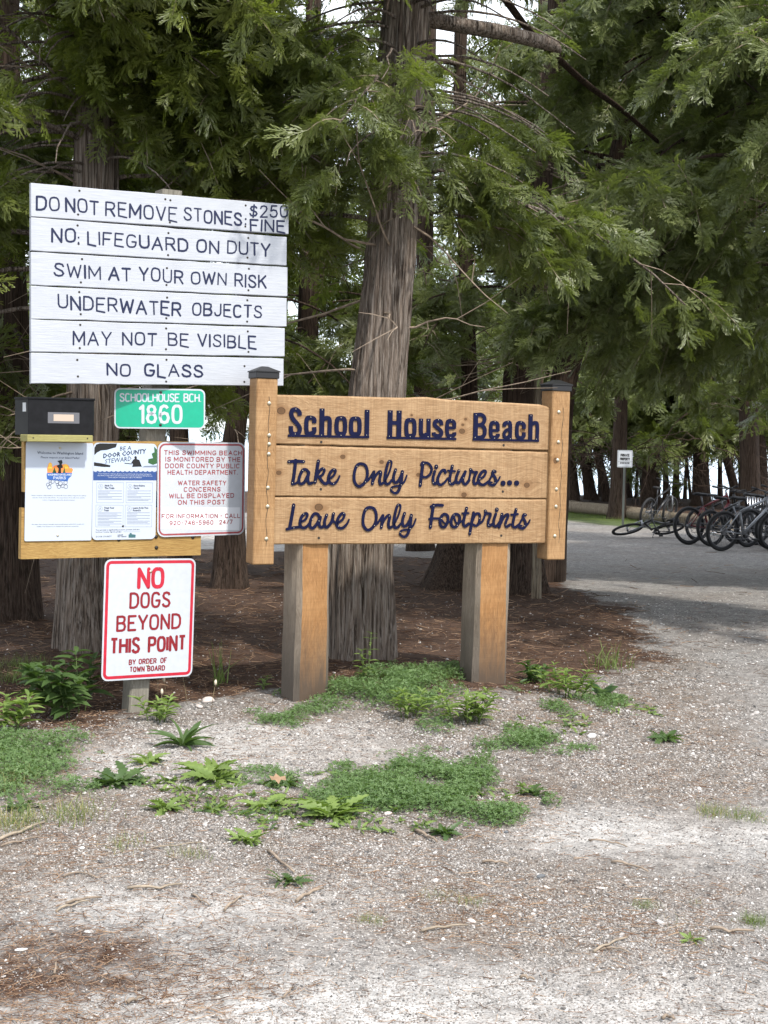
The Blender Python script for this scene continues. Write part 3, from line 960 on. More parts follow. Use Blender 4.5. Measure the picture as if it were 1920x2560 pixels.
def park_sign():
    fr = Frame([(691, 982), (1375, 1016), (1366, 1356), (687, 1364)], (700, 1365), 7.70, yaw=R(22.5))
    print('SIGN', fr.W, fr.H, math.degrees(fr.yaw), math.degrees(fr.tilt), fr.err)
    # origin on the ground below the middle
    L = fr.loc
    o = fr.O.copy(); g = float(gz(o[0], o[1]))
    fr.set_origin(np.array([o[0], o[1], g]))
    root = empty('park_sign', mat=fr.M, label='large honey coloured cedar beach sign with navy cut-out words between two black capped posts', cat='sign')
    TL, TR, BR, BL = L(691, 982), L(1375, 1016), L(1366, 1356), L(687, 1364)
    x0 = (TL[0]+BL[0])/2; x1 = (TR[0]+BR[0])/2
    z = [L(1000, 1363)[1], L(1000, 1245)[1], L(1000, 1118)[1], (TL[1]+TR[1])/2]
    z[1] = (L(690, 1243)[1]+L(1370, 1247)[1])/2; z[2] = (L(690, 1115)[1]+L(1373, 1125)[1])/2; z[0] = (BL[1]+BR[1])/2
    kn = []
    for ku, kv, kr in ((703, 1027, 13), (857, 1142, 8), (697, 1182, 8), (954, 1155, 7), (1164, 1048, 5), (1029, 1038, 4), (1155, 1078, 10), (1157, 1062, 5), (1306, 1076, 9), (1160, 1237, 9), (1046, 1187, 7), (901, 1210, 6), (1317, 1213, 10), (797, 1268, 13)):
        p = L(ku, kv); kn.append((p[0], p[1], kr/445.*1.9))
    def kin(a, b): return [k for k in kn if a-.01 < k[1] < b+.01]
    T = .045
    names = []
    for i, (a, b) in enumerate(((z[2]+.004, z[3]), (z[1]+.003, z[2]-.004), (z[0], z[1]-.002))):
        m = MB()
        nx = 34
        # a plank whose top and bottom edges wander a little
        rr = np.random.default_rng(20+i)
        V = []
        for k in range(nx+1):
            x = x0-.03+(x1-x0+.06)*k/nx
            tz = b + (rr.random()-.5)*.003; bz = a+(rr.random()-.5)*.002
            if i == 0:
                q = k/nx
                tz = b+.010*math.sin(q*3.1)-.002+.010*math.exp(-((q-.52)/.05)**2) - (.030*sm(.955, 1.0, q))
            for (zz, yy) in ((bz, .006), (bz+.006, 0), (tz-.010, 0), (tz, .008), (tz, T), (bz, T)):
                V.append((x, yy+.004*(i == 1)*0, zz))
        f = []
        for k in range(nx):
            for j in range(6):
                f.append((k*6+j, (k+1)*6+j, (k+1)*6+(j+1) % 6, k*6+(j+1) % 6))
        f.append(tuple(range(6))); f.append(tuple(nx*6+j for j in range(6))[::-1])
        m.add(V, f)
        pl = m.build('plank', M_cedar('cedar_plank_%d' % i, kin(a, b), 1.7*i+.4), root)
        names.append(pl)
    # screws in the planks
    m = None
    for (u, v) in ((803, 1105), (1259, 1113), (802, 1223), (1257, 1229), (797, 1345), (1253, 1339)):
        q = L(u, v); b = MB(); b.disc(q, .0075, -.0010, .004, 10)
        b.build('screw_hole', M_dark, root)
    for k, zz in enumerate((z[1], z[2])):      # strip added behind each joint so daylight can't show through
        MB().box((x0, T*.55, zz-.02), (x1, T*.9, zz+.02)).build('backing_strip', M_cedarpost, root) if False else MB().box((x0-.02, T+.0015, zz-.03), (x1+.02, T+.012, zz+.03)).build('backing_strip', M_cedarpost, root)
    # side posts
    for side, (a, b, top, bot) in enumerate((((640, 943), (690, 945), 943, 1412), ((1379, 975), (1426, 977), 973, 1401))):
        pa, pb = L(a[0], a[1], -.03), L(b[0], b[1], -.03)
        qa = L(635 if side == 0 else 1372, 1412 if side == 0 else 1399, -.03)
        qb = L(683 if side == 0 else 1415, 1412 if side == 0 else 1401, -.03)
        zt, zb = (pa[1]+pb[1])/2, (qa[1]+qb[1])/2
        xa, xb = (pa[0]+qa[0])/2, (pb[0]+qb[0])/2
        xb = xa+.118
        m = MB(); m.box((xa, -.03, zb), (xb, .105, zt), bevel=.006)
        post = m.build('post', M_cedarpost, root)
        m = MB()
        e = .006
        m.box((xa-e, -.03-e, zt-.004), (xb+e, .105+e, zt+.030), bevel=.003)
        A = [(xa-e-.004, -.03-e-.004, zt+.030), (xb+e+.004, -.03-e-.004, zt+.030), (xb+e+.004, .105+e+.004, zt+.030), (xa-e-.004, .105+e+.004, zt+.030)]
        cx, cy = (xa+xb)/2, .0375
        B = [(cx-.016, cy-.016, zt+.062), (cx+.016, cy-.016, zt+.062), (cx+.016, cy+.016, zt+.062), (cx-.016, cy+.016, zt+.062)]
        A2 = [(p[0], p[1], zt+.036) for p in A]
        m.add(A+A2+B, [(0, 1, 5, 4), (1, 2, 6, 5), (2, 3, 7, 6), (3, 0, 4, 7), (4, 5, 9, 8), (5, 6, 10, 9), (6, 7, 11, 10), (7, 4, 8, 11), (8, 9, 10, 11), (3, 2, 1, 0)])
        m.build('post_cap', M_cap, root)
        # long drying crack
        m = MB()
        cr = np.random.default_rng(side)
        xc = (xa+xb)/2+.012
        pts = [(xc+.004*math.sin(i*1.3)+cr.normal()*.0015, zb+.1+(zt-zb-.2)*i/22) for i in range(23)]
        m.stroke(pts, [.0015+.002*abs(math.sin(i*.9)) for i in range(23)], -.0306, -.0306, roundcap=False)
        m.build('crack', M_dark, root)
        bp = ((673, 1008), (673, 1088), (673, 1110), (672, 1135), (670, 1219), (669, 1266), (666, 1347)) if side == 0 else \
             ((1397, 1030), (1396, 1105), (1394, 1150), (1391, 1223), (1390, 1266), (1387, 1340))
        for (u, v) in bp:
            q = L(u, v, -.03); m = MB(); m.dome(q, .0115, .007, -.0302, 12)
            m.build('bolt', M_bolt, root)
    # big timbers below the planks
    for side, (ul, um, ur, vb) in enumerate(((695, 750, 826, 1745), (1169, 1203, 1277, 1752))):
        a = L(um, 1375, .02)[0]; b = L(ur-3, 1375, .02)[0]
        hw = (b-a)/2+.012
        o = timber('timber_post', root, None, (a+b)/2-.004, .02+.105, hw, .105, -.08, z[2]+.05, (M_postfront, M_postgray), seed=side+4, yaw=R(5 if side == 0 else 0), wob=.0045)
    # cut-out words
    w1 = .0255; y0 = -.0065; th = .0055
    def S3(p): return L(700+p[0]/4.608, 1000+p[1]/4.608, y0)
    def S4(p): return L(1020+p[0]/4.608, 1000+p[1]/4.608, y0)
    def word(strokes, fn, base_w, sc=4.608, screws=()):
        m = MB()
        for k, it in enumerate(strokes):
            pts, wd = it[0], it[1]
            opt = it[2] if len(it) > 2 else {}
            P2 = [fn(p) for p in pts]
            ww = np.asarray(wd, float)/sc/452.
            m.stroke(P2, ww, y0-.00009*(k % 9), y0+th, 0, **dict(dict(roundcap=False, smooth=4), **opt))
        w = m.build('cutout_word', M_navy, root)
        b = MB()
        for p in screws:
            b.dome(fn(p), .0026, .0012, y0-.001, 6)
        if screws: b.build('small_screws', M_bolt, w, kind='stuff')
    st = dict(smooth=0)
    word([([(228, 180), (224, 140), (188, 110), (148, 116), (131, 158), (150, 215), (200, 275), (229, 325), (218, 378), (178, 396), (138, 380), (127, 340), (127, 300)], 50),
          ([(395, 268), (395, 222), (353, 203), (310, 225), (310, 370), (352, 387), (395, 365), (395, 312)], 50),
          ([(487, 97), (482, 415)], 58, st), ([(500, 222), (545, 208), (574, 240), (570, 415)], 50),
          ([(703, 210), (660, 232), (657, 365), (703, 390), (746, 368), (746, 232)], 50, dict(closed=True)),
          ([(870, 214), (826, 236), (824, 370), (870, 394), (913, 372), (914, 236)], 50, dict(closed=True)),
          ([(1006, 112), (1000, 420)], 55, st), ([(93, 410), (1028, 428)], 28, st)], S3, w1,
         screws=((183, 105), (175, 393), (355, 198), (487, 115), (478, 405), (705, 205), (702, 407), (872, 208), (1005, 130), (997, 405)))
    off = 1474.6
    sh = lambda l: [(x+off, y) for x, y in l]
    word([([(1273, 118), (1266, 430)], 60, st), ([(1376, 121), (1370, 432)], 60, st), ([(1272, 262), (1374, 264)], 46, st),
          (sh([(30, 232), (-12, 252), (-13, 390), (30, 412), (72, 392), (72, 252)]), 50, dict(closed=True)),
          (sh([(153, 214), (152, 385), (185, 408), (226, 392)]), 50), (sh([(240, 214), (238, 438)]), 50, st),
          (sh([(388, 290), (380, 250), (348, 238), (313, 254), (312, 290), (348, 325), (384, 362), (380, 402), (345, 414), (305, 400), (298, 372)]), 46),
          (sh([(470, 320), (535, 322)]), 34, st), (sh([(533, 330), (533, 262), (495, 240), (456, 262), (456, 396), (495, 414), (534, 398), (535, 372)]), 46),
          ([(1231, 434), (off+557, 448)], 28, st)], S3, w1,
         screws=((1270, 138), (1260, 418), (1376, 141), (1505, 222), (1500, 422), (1628, 232), (1710, 235), (1705, 425), (1825, 228), (1977, 232), (1965, 432)))
    word([([(785, 148), (777, 462)], 60, st), ([(790, 170), (848, 170), (882, 203), (878, 250), (845, 285), (800, 290)], 46, ), ([(800, 288), (850, 292), (885, 332), (880, 400), (848, 430), (785, 434)], 48),
          ([(970, 350), (1040, 352)], 34, st), ([(1036, 360), (1035, 282), (998, 260), (960, 282), (958, 408), (998, 432), (1036, 414), (1037, 388)], 46),
          ([(1110, 308), (1115, 275), (1150, 260), (1180, 282), (1177, 462)], 46), ([(1175, 335), (1132, 352), (1108, 388), (1116, 425), (1145, 432), (1175, 408)], 40),
          ([(1337, 332), (1337, 285), (1300, 262), (1262, 285), (1260, 412), (1298, 437), (1335, 418), (1336, 372)], 46),
          ([(1416, 164), (1410, 470)], 54, st), ([(1430, 278), (1465, 262), (1492, 292), (1488, 470)], 46),
          ([(747, 455), (1511, 469)], 28, st)], S4, w1,
         screws=((785, 170), (773, 432), (1003, 248), (998, 440), (1153, 252), (1178, 446), (1303, 255), (1416, 182), (1480, 452)))
    def A1(p): return L(700+p[0]/4.608, 1130+p[1]/4.608, y0)
    def A2(p): return L(1000+p[0]/4.608, 1130+p[1]/4.608, y0)
    rc = dict(roundcap=True)
    TK, TN = 34, 24
    word([([(102, 112), (180, 106), (274, 110)], 36, rc), ([(182, 95), (166, 240), (146, 368)], 38, rc),
          ([(170, 368), (205, 345), (228, 290)], TN, rc), ([(335, 240), (305, 205), (264, 208), (232, 270), (218, 335), (240, 368), (285, 345), (325, 265)], TK, rc), ([(335, 235), (322, 310), (338, 362), (372, 355)], TK, rc),
          ([(444, 104), (425, 220), (405, 350)], 38, rc), ([(400, 345), (445, 240), (488, 190), (514, 212), (490, 262), (445, 290)], 28, rc), ([(452, 285), (492, 345), (530, 366), (560, 335)], TK, rc),
          ([(560, 315), (615, 275), (642, 220), (618, 202), (580, 240), (560, 305), (575, 352), (620, 368), (665, 325), (688, 275)], [24, 26, 28, 30, 34, 36, 36, 32, 24, 18], rc)],
         A1, 1, screws=((105, 112), (270, 110), (143, 355), (262, 213), (438, 110), (408, 340), (503, 188), (622, 200), (618, 365)))
    def only(dx, dy, fn):
        o = lambda l: [(x+dx, y+dy) for x, y in l]
        word([(o([(925, 135), (882, 165), (857, 250), (860, 340), (905, 396), (960, 372), (1000, 305), (1008, 220), (982, 152)]), TK, dict(closed=True, roundcap=False)),
              (o([(980, 350), (1020, 320), (1055, 270), (1078, 230)]), TN, rc), (o([(1085, 228), (1075, 290), (1066, 368)]), TK, rc),
              (o([(1066, 355), (1105, 270), (1150, 224), (1163, 250), (1148, 320), (1160, 370), (1200, 350)]), [26, 28, 30, 34, 34, 34, 26], rc),
              (o([(1205, 345), (1262, 230), (1288, 130), (1275, 102), (1250, 118), (1224, 210), (1210, 310), (1225, 366), (1258, 362), (1292, 320)]), [24, 22, 20, 22, 28, 34, 36, 36, 30, 24], rc),
              (o([(1334, 202), (1310, 285), (1318, 345), (1354, 345), (1392, 285), (1412, 225)]), TK, rc),
              (o([(1412, 225), (1395, 360), (1365, 450), (1325, 474), (1282, 442), (1300, 402), (1370, 388), (1432, 345), (1464, 268)]), [36, 36, 34, 30, 26, 22, 22, 22, 16], rc)],
             fn, 1, screws=[(x+dx, y+dy) for x, y in ((887, 165), (985, 345), (1068, 355), (1157, 235), (1258, 108), (1331, 213), (1408, 235), (1396, 380), (1280, 425))])
    only(0, 0, A1); only(103, 503, A1)
    word([([(262, 125), (250, 145)], 34, rc), ([(268, 122), (250, 260), (234, 388)], 38, rc), ([(265, 122), (325, 130), (366, 185), (352, 252), (302, 290), (265, 285)], 30, rc),
          ([(420, 165), (419, 178)], 46, rc), ([(402, 225), (385, 290), (384, 345), (405, 368), (440, 335)], TK, rc),
          ([(525, 238), (515, 208), (480, 220), (442, 290), (436, 345), (465, 378), (510, 355), (555, 300)], [34, 32, 32, 34, 34, 34, 26, 22], rc),
          ([(605, 160), (578, 290), (576, 350), (600, 372), (640, 340)], TK, rc), ([(557, 215), (634, 222)], 26, rc),
          ([(680, 215), (650, 300), (655, 350), (690, 345), (742, 250)], TK, rc), ([(756, 225), (728, 310), (735, 358), (760, 370), (800, 325)], TK, rc),
          ([(792, 335), (808, 270), (818, 200)], TN, rc), ([(815, 200), (845, 232), (886, 232), (866, 270), (850, 335), (868, 370), (905, 340)], [34, 30, 30, 34, 34, 34, 26], rc),
          ([(905, 320), (965, 285), (992, 232), (968, 215), (930, 252), (905, 320), (925, 368), (972, 375), (1022, 335)], [24, 26, 28, 30, 34, 36, 36, 32, 24], rc),
          ([(1022, 345), (1062, 270), (1085, 222)], TN, rc), ([(1100, 228), (1082, 218), (1068, 245), (1100, 300), (1106, 350), (1072, 382), (1032, 368), (1022, 345), (1062, 350)], [34, 34, 32, 34, 36, 34, 28, 22, 20], rc),
          ([(1100, 355), (1135, 325), (1155, 285)], [26, 22, 16], rc)], A2, 1,
         screws=((272, 132), (233, 370), (420, 168), (382, 353), (605, 165), (573, 357), (680, 215), (732, 300), (812, 200), (920, 312), (1080, 220), (1092, 357)))
    for (x, y) in ((1190, 360), (1265, 356), (1346, 358)):
        m = MB(); m.disc(A2((x, y)), 33/4.608/452, y0, y0+th, 16)
        m.build('cutout_dot', M_navy, root)
    word([([(160, 610), (138, 740), (115, 868)], 38, rc), ([(82, 890), (150, 874), (240, 862)], 32, rc),
          ([(240, 810), (296, 775), (318, 725), (296, 707), (252, 745), (232, 820), (250, 868), (298, 868), (345, 815)], [24, 26, 28, 30, 34, 36, 36, 32, 24], rc),
          ([(455, 745), (428, 712), (386, 722), (352, 795), (348, 855), (378, 878), (425, 830), (462, 760)], TK, rc), ([(468, 750), (452, 825), (470, 868), (512, 850)], TK, rc),
          ([(540, 725), (515, 800), (522, 858), (550, 862), (598, 800), (618, 712)], TK, rc), ([(622, 705), (606, 765), (630, 810), (660, 820)], 26, rc),
          ([(655, 825), (722, 778), (744, 722), (716, 707), (674, 760), (656, 832), (682, 874), (728, 872), (775, 825), (797, 778)], [24, 26, 28, 30, 34, 36, 36, 32, 24, 18], rc)],
         A1, 1, screws=((157, 620), (160, 875), (272, 715), (373, 775), (450, 795), (537, 730), (614, 712), (735, 708), (676, 855)))
    word([([(388, 610), (368, 740), (352, 868)], 38, rc), ([(362, 630), (420, 612), (492, 615)], 36, rc), ([(342, 772), (400, 765), (465, 768)], 28, rc),
          ([(518, 715), (482, 740), (462, 800), (478, 856), (518, 862), (550, 805), (553, 742)], TK, dict(closed=True, roundcap=False)), ([(480, 780), (520, 822), (580, 800)], 22, rc),
          ([(650, 715), (612, 738), (592, 800), (602, 853), (645, 862), (683, 803), (688, 742)], TK, dict(closed=True, roundcap=False)), ([(622, 740), (655, 820), (725, 790)], 22, rc),
          ([(770, 645), (745, 745), (732, 825), (752, 856), (795, 825)], TK, rc), ([(722, 708), (790, 704)], 26, rc),
          ([(850, 700), (825, 830), (806, 945)], 36, rc), ([(835, 800), (868, 722), (908, 708), (922, 742), (912, 812), (880, 850), (842, 835)], 30, rc),
          ([(895, 838), (950, 800), (978, 735), (988, 680)], 26, rc), ([(985, 678), (1000, 706), (1045, 718), (1020, 795), (1024, 852), (1070, 830)], 34, rc),
          ([(1118, 660), (1117, 672)], 46, rc), ([(1106, 715), (1082, 790), (1084, 848), (1118, 852), (1150, 810)], TK, rc),
          ([(1178, 715), (1160, 790), (1146, 868)], TK, rc), ([(1150, 850), (1198, 750), (1238, 718), (1248, 742), (1218, 820), (1230, 862), (1270, 835)], 30, rc),
          ([(1340, 660), (1308, 790), (1302, 850), (1330, 868), (1370, 840)], TK, rc), ([(1285, 722), (1360, 715)], 26, rc),
          ([(1362, 858), (1400, 790), (1435, 725)], TN, rc), ([(1450, 725), (1430, 722), (1420, 752), (1445, 805), (1448, 850), (1415, 880), (1376, 868), (1364, 848), (1405, 848)], [34, 34, 32, 34, 36, 34, 28, 22, 20], rc),
          ([(1445, 855), (1480, 822), (1500, 782)], [26, 22, 16], rc)], A2, 1,
         screws=((390, 620), (353, 853), (475, 767), (622, 727), (660, 845), (768, 652), (918, 765), (807, 932), (985, 680), (1020, 843), (1118, 660), (1170, 720), (1222, 840), (1340, 660), (1440, 720), (1436, 850)))
park_sign()

# ------------------------------------------------------------------ left signpost with its planks
DP = 7.7
fb = Frame([(66, 1104), (615, 1106), (610, 1337), (60.6, 1353)], (340, 1240), DP-.125)
print('BOARD', fb.W, fb.H, math.degrees(fb.yaw), math.degrees(fb.tilt), fb.err)
def signpost():
    base = G(334, 1778)
    k = DP/base[1]
    top = P(421, 478, DP+.03)
    bz = base[2]; b0 = P(334, 1778, DP)
    b0 = np.array([b0[0], DP, bz])
    root = empty('signpost', b0, label='weathered grey wooden post with two yellowish planks carrying the beach notices', cat='signpost')
    yaw = fb.yaw
    X = np.array([math.cos(yaw), math.sin(yaw), 0]); Y = np.array([-math.sin(yaw), math.cos(yaw), 0])
    ax = (top-b0); m = MB(); V = []
    hw = .057; nz = 18; n = 8
    rr = np.random.default_rng(5)
    for i in range(nz+1):
        t = i/nz; c = ax*t+np.array([0, 0, -.1*(1-t)])
        for (a, b) in ((-1, -.85), (-.85, -1), (.85, -1), (1, -.85), (1, .85), (.85, 1), (-.85, 1), (-1, .85)):
            w = 1+rr.normal()*.012
            V.append(c+X*a*hw*w+Y*b*hw*w)
    f = [(i*n+j, i*n+(j+1) % n, (i+1)*n+(j+1) % n, (i+1)*n+j) for i in range(nz) for j in range(n)]
    f += [tuple(range(n))[::-1], tuple(nz*n+j for j in range(n))]
    m.add(V, f).build('post', M_oldpost, root)
    # planks in the frame of the notices; mesh coordinates are turned into the root's space
    def toroot(v):
        return np.array([fb.world(*p)-b0 for p in np.asarray(v, float)])
    def plank(name, pts, y0, y1, mat):
        q = [fb.loc(u, v, y0) for u, v in pts]
        me = bpy.data.objects.new(name, MB().prism(q, y0, y1).mesh(name, mat))
        C.objects.link(me); me.parent = root
        me.matrix_local = Matrix.Translation(Vector(-b0)) @ fb.M
        return me
    plank('plank', [(60, 1230), (470, 1228), (470, 1103), (60, 1104)], .006, .044, M_treated)
    plank('plank', [(52, 1398), (502, 1388), (503, 1268), (54, 1270)], .0062, .0445, M_treated)
    for (u, v) in ((390, 1342), (391, 1369), (482, 1343), (297, 1349)):
        q = fb.loc(u, v, .006); m = MB(); m.dome(q, .011, .006, .0055, 10)
        o = m.build('bolt', M_dark, root); o.matrix_local = Matrix.Translation(Vector(-b0)) @ fb.M
signpost()

def put(fr, root_name, label, cat, corners_center, y):
    """an Empty at the lower middle of a sign, in the frame's orientation"""
    w = fr.world(corners_center[0], y, corners_center[1])
    Mx = fr.M.copy(); Mx.translation = Vector(w)
    return empty(root_name, mat=Mx, label=label, cat=cat)

def hand_sign():
    fr = Frame([(79, 457), (722, 516), (712, 965), (79, 957)], (400, 700), DP-.13)
    print('WHITE', fr.W, fr.H, math.degrees(fr.yaw), math.degrees(fr.tilt), fr.err)
    S = lambda p, y=0.0: fr.loc(60+p[0]/2.44, 440+p[1]/2.44, y)
    root = empty('warning_sign', mat=fr.M, label='white painted plank sign with hand lettered navy beach warnings', cat='sign')
    Lb = [(42, 247), (252, 455), (463, 663), (670, 870), (875, 1072), (1078, 1265)]
    Rb = [(175, 356, 1614), (372, 546, 1602), (556, 736, 1607), (745, 919, 1602), (928, 1102, 1590), (1113, 1281, 1583)]
    T = .032
    text = [
        [('DO', 78, 205, 213, 208, 75), ('NOT', 256, 212, 452, 232, 75), ('REMOVE', 500, 238, 930, 275, 78), ('STONES', 978, 270, 1325, 300, 74), (':', 1352, 300, 1353, 300, 62), ('$250', 1380, 246, 1605, 250, 70), ('FINE', 1382, 332, 1588, 344, 68)],
        [('NO', 172, 398, 312, 404, 74), (':', 333, 415, 334, 415, 60), ('LIFEGUARD', 390, 415, 996, 458, 72), ('ON', 1056, 465, 1186, 468, 72), ('DUTY', 1243, 470, 1498, 486, 74)],
        [('SWIM', 186, 605, 464, 630, 72), ('AT', 520, 632, 648, 637, 72), ('YOUR', 705, 632, 968, 660, 75), ('OWN', 1022, 655, 1232, 664, 70), ('RISK', 1288, 670, 1475, 685, 74)],
        [('UNDERWATER', 210, 805, 955, 852, 76), ('OBJECTS', 1030, 850, 1448, 862, 72)],
        [('MAY', 302, 1025, 530, 1034, 76), ('NOT', 603, 1028, 806, 1034, 72), ('BE', 882, 1034, 1000, 1040, 72), ('VISIBLE', 1062, 1038, 1412, 1050, 72)],
        [('NO', 508, 1212, 647, 1218, 68), ('GLASS', 738, 1220, 1088, 1228, 70)],
    ]
    screws = [[(338, 90), (330, 235), (893, 148), (890, 283), (1352, 180), (1350, 308), (862, 142)], [(327, 302), (333, 414), (881, 348), (879, 483), (1368, 378), (1363, 498)],
              [(354, 507), (347, 649), (872, 562), (869, 665), (1372, 566), (1369, 697)], [(337, 708), (346, 843), (873, 742), (868, 868), (1362, 758), (1361, 888)],
              [(343, 908), (340, 1050), (867, 930), (866, 1057), (1365, 948), (1369, 1073)], [(325, 1122), (329, 1223), (869, 1121), (867, 1254), (1345, 1160), (1344, 1256)]]
    for i in range(6):
        (lt, lb), (rt, rb, rx) = Lb[i], Rb[i]
        lx = 43
        a, b, c, d = S((lx, lt)), S((rx, rt)), S((rx, rb)), S((lx, lb))
        nx = 20; m = MB(); V = []
        rr = np.random.default_rng(i)
        oy = rr.uniform(-.002, .002)
        for k in range(nx+1):
            t = k/nx
            top = a*(1-t)+b*t; bot = d*(1-t)+c*t
            e = rr.normal()*.0008; e2 = rr.normal()*.0008
            x = top[0]
            for (zz, yy) in ((bot[1]+e, .003), (bot[1]+.003+e, 0), (top[1]-.003+e2, 0), (top[1]+e2, .003), (top[1]+e2, T), (bot[1]+e, T)):
                V.append((x, yy, zz))
        f = [(k*6+j, (k+1)*6+j, (k+1)*6+(j+1) % 6, k*6+(j+1) % 6) for k in range(nx) for j in range(6)]
        f += [tuple(range(6)), tuple(nx*6+j for j in range(6))[::-1]]
        m.add(V, f)
        pl = m.build('plank', M_whiteplank, root)
        for (tx, xa, za, xb, zb, h) in text[i]:
            m = MB(); p, q = S((xa, za)), S((xb, zb))
            letters(m, tx, p[0], p[1], q[0], q[1], h/2.44/473, .0096, y0=-.0008, gap=.24, wob=.05, tail=.09)
            m.build('painted_word', M_handpaint, pl)
        for sx, sy in screws[i]:
            m = MB(); q = S((sx, sy)); m.disc(q, .0062, -.0006, .002, 9); m.build('screw', M_dark, pl)
    # battens at the back
    for u in (335, 1360):
        a = S((u, 60), T); b = S((u, 1250), T)
        MB().box((a[0]-.04, T+.002, b[1]), (a[0]+.04, T+.04, a[1]-.10)).build('batten', M_oldpost, root)
hand_sign()

def road_sign(name, label, fr, corners, rad, rim, body_mats, y):
    pass

def sheet_sign(name, label, fr, ys, sheet=M_signwhite, edge=M_alu, rad=.035, T=.0025, bw=None, bin_=None, bmat=None, bgmat=None, cat='sign'):
    """aluminium sheet of the frame's own size, with an optional printed border"""
    root = empty(name, mat=fr.M, label=label, cat=cat)
    w, h = fr.W/2, fr.H/2
    m = MB(); m.prism(rrect(-w, -h, w, h, rad), 0, T); m.build('sheet', sheet, root)
    if bgmat is not None:
        i0 = bin_
        MB().add([(p[0], -.0006, p[1]) for p in rrect(-w+i0, -h+i0, w-i0, h-i0, rad-i0*.6)], [tuple(range(24))]).build('printed_ground', bgmat, root)
    elif bmat is not None:
        m = MB(); ring(m, rrect(-w+bin_, -h+bin_, w-bin_, h-bin_, rad-bin_*.7), rrect(-w+bin_+bw, -h+bin_+bw, w-bin_-bw, h-bin_-bw, max(.006, rad-bin_-bw*.8)), -.0006)
        m.build('printed_border', bmat, root)
    return root

def address_sign():
    fr = Frame([(286, 971), (514.6, 972), (511, 1073), (285.5, 1070.5)], (400, 1020), DP-.09, yaw=R(12))
    print('GREEN', fr.W, fr.H, fr.err)
    r = sheet_sign('address_sign', 'small green reflective address sign with white lettering above the notices', fr, 0, rad=.03, bin_=.0075, bgmat=M_green)
    Z2 = lambda x, y: fr.loc(30+x/2.72, 940+y/2.72)
    m = MB()
    p, q = Z2(735, 172), Z2(1265, 172); h = 52/2.72/473
    letters(m, 'SCHOOLHOUSE', p[0], p[1], Z2(1135, 174)[0], Z2(1135, 174)[1], h, .0072, gap=.19, roundcap=False); m.build('printed_word', M_signwhite, r); m = MB()
    p, q = Z2(1170, 174), Z2(1272, 175)
    letters(m, 'BCH.', p[0], p[1], q[0]+.008, q[1], h, .0072, gap=.19, roundcap=False); m.build('printed_word', M_signwhite, r); m = MB()
    p, q = Z2(872, 317), Z2(1150, 317)
    letters(m, '1860', p[0], p[1], q[0], q[1], 115/2.72/473, .0155, gap=.26, roundcap=False); m.build('printed_number', M_signwhite, r)
    for c in ((1012, 112), (1010, 333)):
        MB().dome(Z2(*c), .008, .004, -.0012, 10).build('bolt', M_dark, r)
address_sign()

def nodogs():
    fr = Frame([(262, 1400), (491, 1394), (479, 1691), (253, 1703)], (360, 1550), DP-.085)
    if abs(fr.yaw) > R(35): fr = Frame([(262, 1400), (491, 1394), (479, 1691), (253, 1703)], (360, 1550), DP-.085, yaw=R(14))
    print('DOGS', fr.W, fr.H, math.degrees(fr.yaw), fr.err)
    r = sheet_sign('no_dogs_sign', 'white rectangular no dogs sign with red border low on the post', fr, 0, rad=.036, bin_=.009, bw=.0165, bmat=M_red)
    Z = lambda x, y: fr.loc(40+x/2.765, 1340+y/2.765)
    s = 1/2.765/473
    m = MB()
    def T(tx, xa, za, xb, zb, h, w, gap=.25):
        m = MB(); p, q = Z(xa, za), Z(xb, zb); letters(m, tx, p[0], p[1], q[0], q[1], h*s, w*s, gap=gap, roundcap=False)
        m.build('printed_word', M_red if tx == 'NO' else M_darkred, r)
    T('NO', 848, 355, 1012, 350, 128, 27)
    T('DOGS', 790, 496, 1060, 486, 100, 17); T('BEYOND', 699, 655, 1132, 634, 98, 17); T('THIS', 656, 812, 848, 803, 100, 20); T('POINT', 918, 797, 1166, 783, 96, 20)
    T('BY', 782, 888, 824, 886, 32, 7.5, .3); T('ORDER', 850, 883, 968, 878, 32, 7.5, .3); T('OF', 1000, 876, 1040, 872, 32, 7.5, .3); T('TOWN', 788, 938, 885, 934, 32, 7.5, .3); T('BOARD', 910, 932, 1026, 926, 32, 7.5, .3)
    for c in ((931, 245), (909, 893)):
        MB().dome(Z(*c), .0085, .004, -.001, 10).build('bolt', M_bolt, r)
nodogs()

def sub_frame(corners, y):
    """a rectangle flush on the notice planks, y in front of or behind their plane"""
    q = np.array([fb.loc(u, v, y) for u, v in corners])
    c = q.mean(0)
    f = object.__new__(Frame)
    f.X, f.Y, f.Z, f.yaw, f.tilt = fb.X, fb.Y, fb.Z, fb.yaw, fb.tilt
    a = math.atan2((q[1]-q[0])[1]+(q[2]-q[3])[1], (q[1]-q[0])[0]+(q[2]-q[3])[0])
    X, Z = fb.X*math.cos(a)+fb.Z*math.sin(a), fb.Z*math.cos(a)-fb.X*math.sin(a)
    f.X, f.Z = X, Z
    f.W = float((np.linalg.norm(q[1]-q[0])+np.linalg.norm(q[2]-q[3]))/2)
    f.H = float((np.linalg.norm(q[3]-q[0])+np.linalg.norm(q[2]-q[1]))/2)
    f.set_origin(fb.world(c[0], y, c[1]))
    return f

